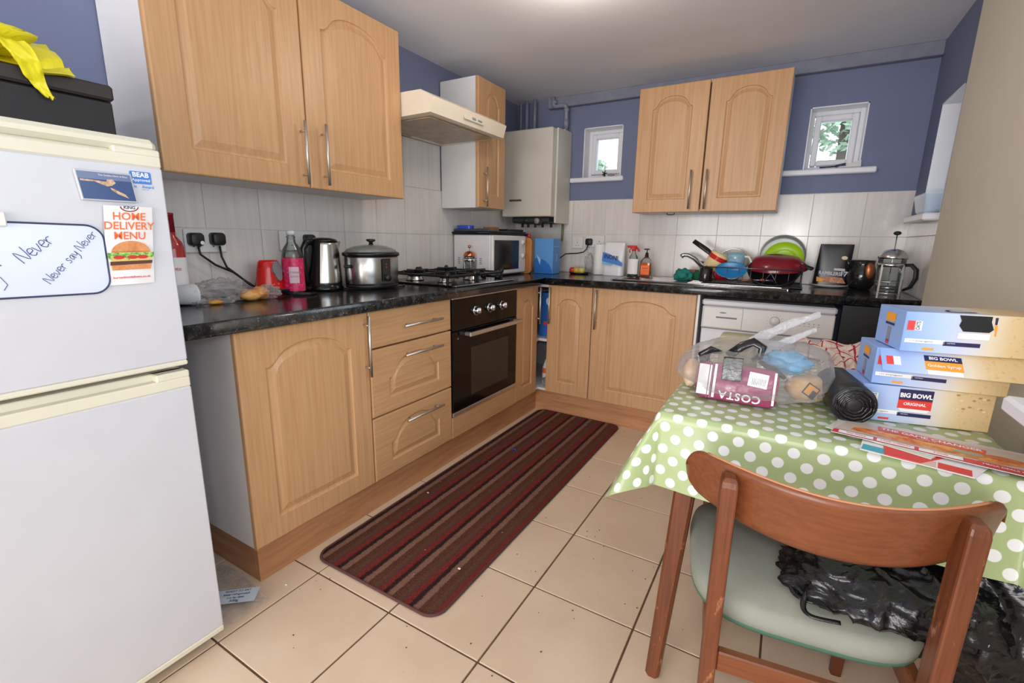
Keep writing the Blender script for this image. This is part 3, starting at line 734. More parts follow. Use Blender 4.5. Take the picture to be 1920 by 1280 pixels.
solo('scouring_pad', b, plain('green_pad', (20, 92, 62), .95, var=.2, vscale=60, bump=.8), 'dark green scouring pad between teal cloth and tap', 'sponge')
solo('sponge', MB().box(1.365, 1.425, 1.385, 1.42, WT+.006, .975, .005), plain('pink_sponge', (186, 92, 96), .9, bump=.6), 'pink sponge standing behind the teal cloth', 'sponge')

# dish rack and the washing up
t = thing('dish_rack', 'grey wire dish rack standing on the drainer, full of washing up', 'rack', (1.75, 1.26, WT))
b = MB(); x0, x1, y0, y1 = 1.50, 1.985, 1.13, 1.43; zb, zt = WT+.012, WT+.098
def loop(z, x0=x0, x1=x1, y0=y0, y1=y1, r=.003): b.tube([(x0, y0, z), (x1, y0, z), (x1, y1, z), (x0, y1, z), (x0, y0, z)], r, 6)
loop(zt, r=.0035); loop(zb)
for x in [x0+(x1-x0)*i/8 for i in range(9)]: b.tube([(x, y0, zt), (x, y0, zb), (x, y1, zb), (x, y1, zt)], .0016, 5)
for y in (y0+.08, y0+.16, y0+.24): b.tube([(x0, y, zt), (x0, y, zb), (x1, y, zb), (x1, y, zt)], .0016, 5)
b.tube([(1.80, y0-.002, zb), (1.84, y0-.002, zt-.02), (1.88, y0-.002, zb)], .003, 6)
for x in (x0+.02, x1-.02):
    for y in (y0+.02, y1-.02): b.ell((x, y, WT+.009), (.007, .007, .0085), 8, 6)
part('wire_frame', b, plain('grey_wire', (110, 110, 116), .3, .8), t, True)
part('drip_tray', MB().box(1.49, 1.995, 1.12, 1.44, WT+.004, WT+.0075, .001), plain('dark_tray', (40, 42, 46), .4), t, True)
def plate_mb(R, depth=.022, rim=.3, th=.003):
    return MB().lathe([(.001, 0), (R*.55, 0), (R*.62, .002), (R, depth), (R, depth+th), (R*.62, .002+th*1.4), (R*.55, th), (.001, th)], (0, 0, 0), 36, cap=False)
def placed(mb, loc, rx=0, ry=0, rz=0):
    M = Matrix.Translation(loc) @ Matrix.Rotation(rz, 4, 'Z') @ Matrix.Rotation(ry, 4, 'Y') @ Matrix.Rotation(rx, 4, 'X'); return xf(mb, M)
R_ = math.radians
# black frying pan upside down in the rack, burgundy pan above it, lime plate and clear lid leaning behind
solo('baking_tin', placed(MB().lathe([(.001, 0), (.10, 0), (.128, .06), (.132, .06), (.104, -.004), (.001, -.004)], (0, 0, 0), 36, cap=False), (1.85, 1.225, WT+.048), R_(38), 0, 0), black_matt,
     'black round tin standing on edge at the front of the dish rack', 'tin')
t = thing('frying_pan', 'burgundy pan with black handle upside down on top of the dish rack', 'pan', (1.86, 1.33, 1.03))
Mp = Matrix.Translation((1.857, 1.28, 1.012)) @ Matrix.Rotation(R_(14), 4, 'X')
part('pan', MB().lathe([(.155, -.002), (.15, .018), (.11, .056), (.07, .066), (.001, .068)], (0, 0, 0), 36, sy=.72, cap=False, M=Mp), plain('burgundy_enamel', (128, 24, 36), .16), t, True)
part('pan_inside', MB().lathe([(.152, -.003), (.146, .012), (.106, .05), (.001, .060)], (0, 0, 0), 36, sy=.72, cap=False, M=Mp), black_matt, t, True)
part('handle', MB().tube([(1.975, 1.27, 1.035), (2.005, 1.25, 1.022), (2.03, 1.235, 1.014)], [.010, .013, .012], 10, flat=.6), black_matt, t, True)
part('handle', MB().tube([(1.93, 1.255, 1.05), (1.96, 1.245, 1.042), (1.985, 1.242, 1.036)], [.006, .008, .006], 8), chrome, t, True, 'steel handle bracket')
solo('plate', placed(plate_mb(.105, .03), (1.885, 1.42, 1.045), R_(72), R_(-8), 0), plain('lime_plastic', (164, 212, 24), .3), 'lime green plate leaning behind the burgundy pan', 'plate')
solo('pan_lid', placed(MB().lathe([(.125, 0), (.118, .012), (.07, .030), (.001, .036)], (0, 0, 0), 36, cap=False), (1.875, 1.475, 1.075), R_(80), 0, 0), clear_glass, 'clear glass pan lid standing behind the lime green plate', 'lid')
# saucepan tipped on its side on the left of the rack
t = thing('saucepan', 'cream and red saucepan with black handle, tipped over in the rack', 'pan', (1.54, 1.28, .98))
Ms_ = Matrix.Translation((1.512, 1.27, 1.035)) @ Matrix.Rotation(R_(-28), 4, 'Y') @ Matrix.Rotation(R_(20), 4, 'X')
Mi = Matrix.Translation((1.545, 1.27, 1.045)) @ Matrix.Rotation(R_(28), 4, 'Y') @ Matrix.Rotation(R_(4), 4, 'X')
pan = MB().lathe([(.052, -.060), (.055, -.058), (.055, .030), (.050, .042), (.001, .045)], (0, 0, 0), 30, cap=False, M=Mi)
part('pan', pan, plain('cream_enamel', (236, 212, 160), .14), t, True)
part('pan_inside', MB().lathe([(.051, -.060), (.050, .03), (.001, .035)], (0, 0, 0), 30, cap=False, M=Mi), black_matt, t, True)
part('band', MB().lathe([(.0556, .002), (.0556, .028)], (0, 0, 0), 30, cap=False, M=Mi), plain('red_enamel', (204, 40, 36), .15), t, True, 'red band round the base of the pan')
hb = MB(); hb.tube([(1.517, 1.27, 1.072), (1.49, 1.275, 1.095), (1.455, 1.28, 1.118), (1.402, 1.285, 1.152)], [.012, .017, .017, .015], 12, flat=.55); hb.tube([(1.450, 1.27, 1.124), (1.428, 1.272, 1.138)], .004, 8)
part('handle', hb, plain('black_bakelite', (34, 24, 24), .3), t, True)
# blue patterned mug upside down, light cloth, blue bowl
t = thing('mug', 'pale blue mug with pink pattern and white handle upside down in the rack', 'mug', (1.655, 1.235, 1.02))
Mm = Matrix.Translation((1.650, 1.235, 1.035)) @ Matrix.Rotation(R_(12), 4, 'X')
part('cup', MB().lathe([(.043, -.045), (.046, -.03), (.045, .04), (.040, .052), (.001, .053)], (0, 0, 0), 28, M=Mm), plain('pale_blue_glaze', (136, 186, 208), .12), t, True)
part('handle', MB().tube([(.043, 0, .035), (.066, 0, .034), (.080, 0, .010), (.076, 0, -.020), (.058, 0, -.036), (.043, 0, -.034)], .0065, 10, M=Mm), plain('white_glaze', (232, 228, 222), .15), t, True)
b = MB()
for i in range(14):
    a = -PI/2 + (i % 5-2)*.42; zz = -.02+.025*(i//5) + (.008 if i % 2 else 0); p = Vector((.0462*math.cos(a), .0462*math.sin(a), zz))
    m = Mm @ frame(p, (-math.sin(a), math.cos(a), 0), (0, 0, 1)); rect(b, m, 0, 0, .011, .004, 0, .001)
part('pattern', b, plain('pink_print', (214, 124, 140), .4), t, True)
solo('bowl', placed(MB().lathe([(.001, .0), (.045, .001), (.074, .016), (.082, .020), (.082, .023), (.074, .020), (.045, .005), (.001, .004)], (0, 0, 0), 32, sy=.62, cap=False), (1.640, 1.150, .985), R_(58), 0, 0), plain('blue_plastic', (20, 120, 180), .3), 'blue plastic bowl tilted against the front of the rack under the mug', 'bowl')
t = thing('pan_lid', 'steel rimmed glass lid standing behind the saucepan and mug', 'lid', (1.62, 1.38, 1.03))
Ml = Matrix.Translation((1.62, 1.38, 1.02)) @ Matrix.Rotation(R_(75), 4, 'X')
part('glass', MB().lathe([(.092, 0), (.06, .016), (.001, .022)], (0, 0, 0), 32, cap=False, M=Ml), clear_glass, t, True)
part('rim', MB().tube([(.093*math.cos(a*PI/16), .093*math.sin(a*PI/16), 0) for a in range(33)], .003, 6, M=Ml), chrome, t, True)
solo('cup', MB().lathe([(.030, 0), (.036, .075), (.034, .075), (.028, .004), (.001, .004)], (1.745, 1.34, .99), 24, cap=False), plain('grey_plastic_cup', (176, 172, 166), .3), 'pale grey plastic cup upside between the mug and burgundy pan', 'cup')
solo('bowl', MB().lathe([(.001, 0), (.03, 0), (.05, .05), (.047, .05), (.026, .005), (.001, .005)], (1.575, 1.25, WT+.02), 24, cap=False), plain('red_plastic', (178, 26, 34), .3), 'small red bowl low in the rack below the saucepan', 'bowl')
solo('jar', MB().lathe([(.001, 0), (.034, 0), (.036, .01), (.036, .075), (.030, .083), (.028, .083), (.033, .07), (.033, .006), (.001, .004)], (1.505, 1.17, WT+.012), 24, cap=False), plain('dark_glass', (40, 30, 28), .08), 'small dark glass jar at the left end of the dish rack', 'jar')
b = MB()
for i, (x, c) in enumerate(((1.68, 0), (1.70, 1), (1.725, 0), (1.745, 2))): b.tube([(x, 1.15, WT+.03), (x+.05, 1.155, WT+.035), (x+.11, 1.16, WT+.038)], [.004, .003, .009], 8, c, flat=.4)
solo('cutlery', b, [chrome, plain('orange_plastic', (230, 120, 40), .4), plain('purple_plastic2', (70, 40, 90), .4)], 'loose cutlery lying in the rack below the blue bowl', 'cutlery')

# ---------------------------------------------------------------- right end of the back worktop
t = thing('food_pouch', 'upright black resealable snack pouch with small text standing on a white plate', 'pouch', (2.125, 1.40, .935))
def pouch(u, v):   # u around, v up
    w = .082*(1-.06*v); d = .034*(1-v)**.8+.0015; a = 2*PI*u
    cx, sx = math.cos(a), math.sin(a)
    return (2.125+w*math.copysign(abs(cx)**.5, cx)+.010*v, 1.40+d*math.copysign(abs(sx)**.7, sx)-.01*v, .925+.222*v)
b = MB(); b.grid(pouch, 40, 14)
part('pouch', b, plain('black_foil', (24, 22, 30), .28, bump=.3, bscale=20), t, True)
Mf = frame((2.128, 1.365, .935), (1, .0, -.05), (.02, .12, 1))
b = MB(); rect(b, Mf, 0, .105, .115, .05, 0, .0); rect(b, Mf, 0, .065, .115, .028, 1, .001)
oval(b, Mf, .045, .172-.03, .014, .010, 2, .004); poly(b, Mf, [(-.07, .005), (-.045, .032), (.05, .034), (.068, .004)], 3, .006); poly(b, Mf, [(-.068, .004), (-.07, .03), (-.035, .018), (-.04, .004)], 4, .007)
part('print', b, [plain('slate_ink', (68, 72, 90), .4), plain('blue_grey_ink', (84, 104, 136), .4), plain('cream_ink', (224, 216, 170), .4), food_mat('snack_picture', [(.3, (110, 50, 26)), (.55, (190, 110, 60)), (.7, (226, 180, 120))], 60), amber_ink], t, True)
b = MB(); text_mb(b, 'RAMBLERS', .026, shift(Mf, -.012, .052, .008), 0, bold=.03, sx=.85); text_mb(b, '17', .036, shift(Mf, .052, .054, .008), 0, bold=.03); rect(b, Mf, .03, .077, .05, .012, 0, .007)
part('lettering', b, plain('pale_ink', (206, 204, 214), .5), t, True)
solo('plate', plate_mb(.095, .014), plain('white_glaze', (232, 228, 222), .15), 'white plate under the black snack pouch', 'plate').location = (2.125, 1.40, WT+.001)
# dark glass jug
t = thing('glass_jug', 'round dark glass coffee jug with spout left of the big french press', 'jug', (2.255, 1.36, WT))
b = MB(); b.lathe([(.001, .002), (.045, .002), (.062, .03), (.066, .07), (.058, .11), (.050, .135), (.054, .155), (.051, .155), (.047, .135), (.055, .11), (.063, .07), (.059, .03), (.042, .006), (.001, .006)], (2.262, 1.37, WT), 30, cap=False)
part('jug_body', b, plain('smoked_glass', (30, 32, 32), .04), t, True)
part('spout', MB().tube([(2.212, 1.36, 1.030), (2.195, 1.355, 1.055), (2.188, 1.352, 1.066)], [.024, .014, .006], 12, flat=.7), plain('smoked_glass'), t, True)
part('wrapper', MB().ell((2.287, 1.315, 1.01), (.022, .012, .045), 14, 8, disp=.2), plain('copper_foil', (170, 100, 60), .3, .6), t, True)
# large french press
def french_press(t, c, R, H, dome, knob_h, body, metal, mk, handle_dir=None):
    x, y, z = c
    part('glass_beaker', MB().lathe([(.001, .006), (R*.96, .006), (R, .014), (R, H), (R*1.05, H+.006)], c, 30, cap=False), body, t, True)
    L = MB(); L.lathe([(R*1.08, H+.004), (R*1.10, H+.012), (R*1.0, H+.022), (R*.75, H+.022+dome*.7), (R*.3, H+.022+dome), (.001, H+.024+dome)], c, 30)
    lid = part('lid', L, metal, t, True)
    part('plunger_rod', MB().cyl((x, y, z+.03), (x, y, z+knob_h), .0025, n=8), chrome, lid, True)
    part('plunger_knob', MB().ell((x, y, z+knob_h+.008), (.014*R/.055+.002, .014*R/.055+.002, .010), 14, 8), mk, lid, True)
    part('filter', MB().lathe([(R*.9, .028), (R*.93, .034), (R*.93, .040), (.001, .044)], c, 24), chrome, t, True)
    F = MB()
    for zz in (H*.80, H*.36, .006): F.lathe([(R+.001, zz), (R+.003, zz), (R+.003, zz+(.016 if zz > H*.7 else .005)), (R+.001, zz+(.016 if zz > H*.7 else .005))], c, 30, cap=False)
    for i in range(4):
        a = PI/4+PI/2*i; F.box(x+(R+.003)*math.cos(a)-.004, x+(R+.003)*math.cos(a)+.004, y+(R+.003)*math.sin(a)-.002, y+(R+.003)*math.sin(a)+.002, z, z+H*.86)
    part('metal_frame', F, chrome, t, True)
    if handle_dir:
        hx, hy = handle_dir; q = lambda r, h: (x+hx*r, y+hy*r, z+h)
        part('handle', MB().tube([q(R, H*.86), q(R+.03, H*.87), q(R+.052, H*.74), q(R+.055, H*.5), q(R+.04, H*.26), q(R+.012, H*.16)], [.008, .010, .011, .011, .010, .007], 10, flat=.7), black_matt, t, True)
t = thing('french_press', 'large french press with chrome lid and black handle at the right end of the worktop', 'french press', (2.345, 1.12, WT))
french_press(t, (2.345, 1.12, WT), .054, .168, .028, .284, clear_glass, chrome, black_matt, (.80, -.6))
# small items on window ledges
t = thing('tub', 'white translucent plastic tub on the side window ledge', 'tub', (2.46, 1.16, 1.286))
b = MB(); b.rings([ringrect(2.425, 2.500, 1.08, 1.24, .03, 1.287), ringrect(2.415, 2.510, 1.06, 1.26, .03, 1.300), ringrect(2.405, 2.520, 1.035, 1.28, .012, 1.372), ringrect(2.402, 2.523, 1.032, 1.283, .012, 1.377)], 0, True, True)
part('tub_body', b, plain('blue_white_plastic', (206, 226, 246), .3), t, True)
b = MB()
for i in range(5):
    a = 2*PI*i/5+PI/2; b.box(-.003, .003, 0, .020, -.003, .003, .001, M=Matrix.Translation((.727, 1.51, 1.606)) @ Matrix.Rotation(a, 4, 'Y') @ Matrix.Rotation(PI/2, 4, 'X'))
b.cyl((.727, 1.508, 1.606), (.727, 1.515, 1.606), .008, n=10); b.box(.722, .732, 1.503, 1.517, 1.5855, 1.598)
solo('star_ornament', b, plain('dark_metal', (40, 38, 44), .4, .4), 'small dark star ornament on the left back window ledge', 'ornament')
b = MB(); b.ell((.775, 1.51, 1.594), (.026, .012, .009), 14, 8, disp=.3, f=4); solo('sea_shell', b, plain('shell_grey', (150, 140, 136), .6, var=.2), 'pale shell beside the star ornament on the ledge', 'ornament')
b = MB(); b.cyl((2.00, 1.512, 1.569), (2.075, 1.512, 1.572), .0045, n=8).cyl((2.075, 1.512, 1.572), (2.12, 1.508, 1.579), .008, .009, n=10)
solo('razor_pen', b, [plain('dark_blue_grip', (54, 64, 92), .4)], 'slim dark pen lying on the right back window ledge', 'pen')
b = MB(); b.add([(2.08, 1.50, 1.564), (2.19, 1.50, 1.564), (2.19, 1.525, 1.600), (2.10, 1.53, 1.575)], [(0, 1, 2, 3)]); b.add([(2.08, 1.502, 1.5635), (2.19, 1.502, 1.5635), (2.19, 1.528, 1.599), (2.10, 1.533, 1.574)], [(3, 2, 1, 0)])
solo('envelope', b, paper_white, 'white folded paper propped on the right back window ledge', 'paper')

# ---------------------------------------------------------------- middle of the back worktop
b = MB(); b.lathe([(.001, .0), (.052, .0), (.060, .012), (.057, .012), (.05, .003), (.001, .003)], (.625, 1.38, WT+.0005), 28, sx=1.25, cap=False)
solo('dish', b, black_matt, 'flat black dish holding the fruit, in front of the sockets', 'dish')
fr = [((.578, 1.375, .94), (206, 60, 40), 'small red apple at the left end of the black dish'), ((.612, 1.365, .941), (220, 170, 60), 'yellow fruit in the middle of the black dish'), ((.648, 1.372, .939), (206, 196, 110), 'pale green pear-like fruit at the right of the black dish'), ((.612, 1.405, .940), (214, 120, 50), 'orange fruit at the back of the black dish')]
for i, (c, col, lab) in enumerate(fr):
    t = thing('fruit', lab, 'fruit', (c[0], c[1], WT+.004), group=None)
    part('flesh', MB().lathe([(.004, .004), (.016, .001), (.025, .014), (.026, .028), (.016, .042), (.004, .040)], (0, 0, 0), 18), plain('fruit_%d' % i, col, .3, var=.12, vscale=60), t)
    part('stem', MB().cyl((0, 0, .039), (.002, 0, .048), .001, n=6), plain('stem_brown', (80, 56, 34), .7), t)
b = MB(); crumple(b, (.665, 1.46, .99), (.030, .02, .075), 26, 20, .3, 2.2, 5, squash=WT+.002); solo('net_bag', b, clear_film, 'limp clear plastic bag hanging beside the plug, behind the fruit', 'bag')
t = thing('kitchen_roll', 'white kitchen roll standing left of the blue printed packet', 'kitchen roll', (.757, 1.42, WT))
part('paper', MB().lathe([(.014, .002), (.039, .002), (.040, .004), (.040, .208), (.039, .210), (.014, .210), (.014, .002)], (0, 0, 0), 28, cap=False), paper_white, t)
part('core', MB().lathe([(.0135, .0015), (.0135, .2105), (.012, .2105), (.012, .0015)], (0, 0, 0), 20, cap=False), plain('cardboard', (170, 140, 104), .8), t)
t = thing('detergent_packet', 'white packet with blue band lettered INONI behind the washing up bottle', 'packet', (.868, 1.42, WT))
def pk(u, v):
    a = 2*PI*u; w = .074*(1-.06*v); d = .038*(1-v)**.6+.003; cx, sx = math.cos(a), math.sin(a)
    return (.868+w*math.copysign(abs(cx)**.45, cx), 1.42+d*math.copysign(abs(sx)**.6, sx), WT+.001+.222*v)
part('packet', MB().grid(pk, 36, 12), plain('white_packet', (232, 232, 236), .3, bump=.4, bscale=18), t, True)
Mf = frame((.868, 1.378, WT+.11), (1, 0, 0), (0, .14, 1)); b = MB()
poly(b, Mf, [(-.073, .05), (-.02, .035), (.07, -.02), (.071, -.045), (.03, -.035), (-.073, -.01)], 0, .004); part('print', b, [blue_ink], t, True); b = MB(); poly(b, Mf, [(-.072, -.012), (.0, -.03), (.0, -.04), (-.072, -.03)], 0, .005)
part('print', b, plain('sky_ink', (110, 190, 232), .4), t, True)
b = MB(); text_mb(b, 'INONI', .038, shift(Mf, -.012, .014, .006, -.14), 0, bold=.03, sx=.9); part('lettering', b, navy_ink, t, True)
# red-capped spray bottle of washing liquid
t = thing('spray_bottle', 'clear bottle of dark green liquid with white label and red trigger', 'bottle', (1.015, 1.37, WT))
bp = [(.001, .002), (.030, .002), (.034, .010), (.034, .10), (.026, .135), (.013, .158), (.012, .175)]
part('bottle', MB().lathe(bp, (0, 0, 0), 26, sx=1.0, sy=.7, cap=False), clear_glass, t)
part('liquid', MB().lathe([(.001, .004), (.028, .004), (.032, .012), (.032, .085), (.001, .085)], (0, 0, 0), 24, sy=.68), plain('green_liquid', (14, 66, 34), .1), t)
b = MB(); b.grid(lambda u, v: ((.0355*math.cos(PI*(1.1+.8*u)), .0355*.7*math.sin(PI*(1.1+.8*u)), .020+.10*v)), 12, 4); part('label', b, paper_white, t)
part('spray_head', MB().cyl((0, 0, .172), (0, 0, .190), .014, n=14).box(-.045, .018, -.009, .009, .192, .208, .004).tube([(-.018, 0, .192), (-.030, 0, .175), (-.026, 0, .160)], .004, 8).tube([(.012, 0, .196), (.03, 0, .182), (.034, 0, .17)], [.007, .006, .008], 8), plain('red_trigger', (210, 40, 42), .3), t)
t = thing('soap_dispenser', 'square pump bottle of orange hand soap left of the sink', 'bottle', (1.097, 1.39, WT))
part('bottle', MB().rings([ringrect(-.036, .036, -.024, .024, .012, z) if z < .11 else ringrect(-.036+q, .036-q, -.024+q*.6, .024-q*.6, .010, z) for z, q in ((.001, 0), (.105, 0), (.12, .008), (.135, .022))]), clear_glass, t)
part('soap', MB().rings([ringrect(-.0345, .0345, -.0225, .0225, .011, z) for z in (.003, .095)]), plain('orange_soap', (244, 104, 22), .15), t)
b = MB(); rect(b, FY(0, -.0245, .05), 0, 0, .056, .062, 0, .0008); part('label', b, plain('orange_label', (244, 112, 34), .4), t)
b = MB(); text_mb(b, 'aroma', .014, FY(0, -.0258, .062), 0, bold=.02); text_mb(b, 'hand wash', .008, FY(0, -.0258, .045), 0); part('lettering', b, plain('brown_ink', (160, 70, 20), .5), t)
part('pump', MB().cyl((0, 0, .132), (0, 0, .150), .012, n=14).ell((0, 0, .156), (.011, .011, .010), 12, 8).cyl((0, 0, .16), (0, 0, .182), .0035, n=8).box(-.020, .016, -.006, .006, .181, .189, .003), black_matt, t)

# ---------------------------------------------------------------- corner: microwave and what is round it
t = thing('microwave', 'white microwave oven with dark glass door in the worktop corner', 'microwave', (.18, .91, .918))
mw0, mw1, my0, my1, mz0, mz1 = .022, .325, .70, 1.125, .922, 1.168
part('housing', MB().box(mw0, mw1-.02, my0, my1, mz0, mz1, .006), plain('microwave_white', (222, 220, 222), .35), t, True)
fd = part('front_panel', MB().box(mw1-.02, mw1, my0, my1, mz0, mz1, .007), white_plastic, t, True)
part('door_window', MB().box(mw1, mw1+.002, my0+.018, my0+.325, mz0+.028, mz1-.030, .0008), plain('microwave_glass', (26, 24, 24), .10), fd, True)
for z in (1.125, 1.035):
    part('dial', MB().cyl((mw1, my0+.375, z), (mw1+.014, my0+.375, z), .018, .016, n=20), white_plastic, fd, True)
b = MB()
for gx, gz, n in ((.065, 1.02, 4), (.105, 1.02, 8), (.135, 1.02, 9), (.165, 1.02, 9), (.195, 1.02, 8), (.235, 1.02, 4)):
    for i in range(n): b.box(gx-.009, gx+.009, my0-.0008, my0+.0005, gz-.011*i, gz-.011*i+.004)
part('vent_slots', b, plain('vent_dark', (96, 92, 98), .7), t, True)
part('foot', MB().box(.04, .30, my0+.02, my1-.02, WT+.001, mz0, .002), black_matt, t, True)
t = thing('baking_tray', 'dark baking tray on the microwave, lowest of the pile', 'tray', (.17, .93, mz1))
part('tray', MB().box(.012, .30, .70, 1.20, mz1+.001, mz1+.010, .003), black_enamel, t, True)
part('rim', MB().tube([(.012, .70, mz1+.014), (.30, .70, mz1+.014), (.30, 1.20, mz1+.014), (.012, 1.20, mz1+.014), (.012, .70, mz1+.014)], .005, 6), black_enamel, t, True)
solo('baking_tray', MB().box(.016, .29, .71, 1.19, mz1+.020, mz1+.028, .003).box(.016, .29, .71, .725, mz1+.024, mz1+.038, .003), plain('slate_tray', (58, 66, 80), .35), 'blue grey tray on top of the dark baking tray on the microwave', 'tray')
solo('packet', MB().rings([ringrect(.02, .13, .73, .79, .02, z) for z in (mz1+.029, mz1+.036, mz1+.056, mz1+.060)], 0, True, True), plain('blue_foil', (34, 84, 214), .25, bump=.4, bscale=30), 'bright blue packet at the left of the trays on the microwave', 'packet')
solo('packet', MB().ell((.15, .86, mz1+.038), (.05, .04, .010), 20, 8, disp=.2), clear_film, 'clear crumpled packet between the blue packet and brown box', 'packet')
solo('box', MB().box(.17, .245, .82, .90, mz1+.0285, mz1+.052, .002), plain('brown_card', (142, 98, 62), .7), 'small brown cardboard box on the trays on the microwave', 'box')
solo('griddle_pan', MB().box(.02, .28, .95, 1.17, mz1+.0285, mz1+.043, .005), black_matt, 'flat black griddle pan at the right of the trays on the microwave', 'pan')
t = thing('spice_bottle', 'slim clear bottle with red cap between microwave and blue box', 'bottle', (.315, 1.185, WT))
part('bottle', MB().lathe([(.001, .001), (.017, .001), (.018, .01), (.018, .20), (.010, .235), (.010, .245)], (0, 0, 0), 18, cap=False), clear_glass, t)
part('cap', MB().lathe([(.012, .245), (.012, .272), (.001, .274)], (0, 0, 0), 18), plain('red_cap', (196, 40, 40), .35), t)
t = thing('french_press', 'small french press with copper coloured lid standing by the microwave', 'french press', (.185, .655, WT))
french_press(t, (.185, .648, WT), .034, .120, .016, .178, clear_glass, plain('copper', (214, 130, 92), .18, 1), plain('copper_knob', (214, 150, 120), .25, 1))
b = MB(); Mc = frame((.277, 1.146, WT+.125), (1, .08, 0), (0, 0, 1)); b.prism(rrect(.165, .246, .03, 6), -.008, .008, M=Mc)
solo('chopping_board', b, board_m, 'wooden chopping board on edge between microwave and blue box', 'chopping board')
t = thing('blue_box', 'sky blue cardboard box with darker curved shape beside the boiler corner', 'box', (.44, 1.36, WT), 0)
part('box', MB().box(.348, .492, 1.215, 1.335, WT+.001, WT+.245, .002), plain('sky_card', (96, 158, 224), .45), t, True)
b = MB(); F = FY(.348, 1.215, WT+.001); poly(b, F, [(.0, .002), (.142, .002)] + [(.142*math.cos(a)*1.0, .002+.11*math.sin(a)) for a in [PI/2*i/10 for i in range(1, 10)]] + [(0, .10)], 0, .0006)
poly(b, F, [(.01, .15), (.03, .09), (.045, .06), (.05, .10), (.02, .13)], 1, .0010)
part('print', b, [plain('mid_blue_ink', (44, 116, 204), .4), plain('pale_blue_ink', (170, 206, 240), .4)], t, True)
b = MB(); text_mb(b, '3', .07, FX(.4925, 1.275, WT+.11), 0, bold=.01); rect(b, FX(.492, 1.275, WT+.19), 0, 0, .09, .004, 0, .0008); part('lettering', b, plain('pale_blue_ink', (170, 206, 240)), t, True)
# inside the corner cabinet, seen through the gap
t = thing('blue_box', 'blue packet box on the upper shelf inside the corner cabinet', 'box', (.58, 1.05, .503))
part('box', MB().box(.50, .615, 1.02, 1.12, .504, .80, .002), plain('blue_carton', (50, 110, 200), .4), t, True)
b = MB(); F = FY(.50, 1.02, .504); oval(b, F, .07, .24, .022, .028, 0, .001); rect(b, F, .10, .15, .02, .28, 1, .0008); oval(b, F, .045, .09, .014, .014, 2, .001); part('print', b, [paper_white, navy_ink, red_ink], t, True)
t = thing('sauce_bottle', 'white bottle with orange label on the lower shelf in the corner cabinet', 'bottle', (.575, 1.02, .166))
part('bottle', MB().lathe([(.001, .001), (.035, .001), (.037, .02), (.037, .12), (.02, .17), (.012, .19), (.001, .19)], (0, 0, 0), 20), white_plastic, t)
part('label', MB().lathe([(.0375, .09), (.0375, .125)], (0, 0, 0), 20, cap=False), orange_ink, t)
b = MB(); crumple(b, (.60, .985, .20), (.04, .025, .05), 24, 16, .3, 2, 4, squash=.167); solo('plastic_bag', b, plain('grey_film', (150, 150, 156), .35), 'crumpled grey bag on the floor of the corner cabinet', 'bag')

# ---------------------------------------------------------------- sockets
def socket(M, w, lab, kind_n):
    t = thing('wall_socket', lab, 'socket', tuple(M.translation))
    part('face_plate', MB().box(-w/2, w/2, -.043, .043, 0, .010, .003, M=M), white_plastic, t, True)
    for k in range(kind_n):
        x = (k-(kind_n-1)/2)*.07
        part('rocker', MB().box(x-.007, x+.007, .012, .030, .009, .013, .002, M=M), white_plastic, t, True)
    b = MB()
    for k in range(kind_n):
        x = (k-(kind_n-1)/2)*.07
        b.box(x-.002, x+.002, -.004, .004, .0095, .0105, M=M).box(x-.014, x-.008, -.022, -.018, .0095, .0105, M=M).box(x+.008, x+.014, -.022, -.018, .0095, .0105, M=M)
    part('pin_holes', b, black_ink, t, True); return t
def plug(M, x, y, lab, cable, dot=False):
    t = thing('plug', lab, 'plug', tuple(M @ Vector((x, y, .011))))
    part('plug_body', MB().rings([[tuple(M @ Vector((x+px*s, y+py*s, z))) for px, py in rrect(.050, .048, .012, 4)] for z, s in ((.011, 1), (.030, 1), (.040, .86), (.041, .8))]), black_matt, t, True)
    part('cable', MB().tube(cable, .0042, 8), black_matt, t, True)
    if dot: b = MB(); oval(b, shift(M, x+.012, y-.012, .0425), 0, 0, .007, .007); part('sticker', b, paper_white, t, True)
    return t
Ma = FX(.0085, -.812, 1.118); socket(Ma, .146, 'double wall socket with two black plugs near the wine bottle', 2)
plug(Ma, -.042, .006, 'black plug with white dot, left in the double socket by the wine bottle', [(.04, -.853, 1.10), (.042, -.850, 1.07), (.04, -.80, 1.03), (.045, -.74, 1.0), (.05, -.70, .965), (.07, -.66, .928), (.10, -.60, .9155), (.14, -.58, .9155)], True)
plug(Ma, .035, .008, 'black plug with paper tag, right in the double socket by the wine bottle', [(.04, -.777, 1.10), (.042, -.775, 1.06), (.046, -.762, 1.02), (.055, -.73, .99), (.062, -.69, .95), (.09, -.64, .9155), (.12, -.54, .9155)])
Mb_ = FX(.0085, -.412, 1.122); socket(Mb_, .20, 'wide wall socket behind the kettle and pink bottle', 2)
plug(Mb_, .035, .004, 'black plug in the socket just behind the kettle', [(.04, -.377, 1.10), (.045, -.375, 1.05), (.05, -.372, .98), (.06, -.37, .92)])
Mc_ = FY(.545, 1.5265, 1.130); socket(Mc_, .088, 'single wall socket nearest the boiler on the back wall', 1)
Md_ = FY(.680, 1.5265, 1.140); socket(Md_, .146, 'double wall socket with a plug above the fruit', 2)
plug(Md_, -.040, -.004, 'round black plug in the back wall socket above the fruit', [(.638, 1.49, 1.115), (.632, 1.485, 1.085), (.61, 1.48, 1.062), (.56, 1.48, 1.052), (.51, 1.485, 1.049), (.47, 1.48, 1.046), (.42, 1.44, 1.0), (.40, 1.42, .92)])

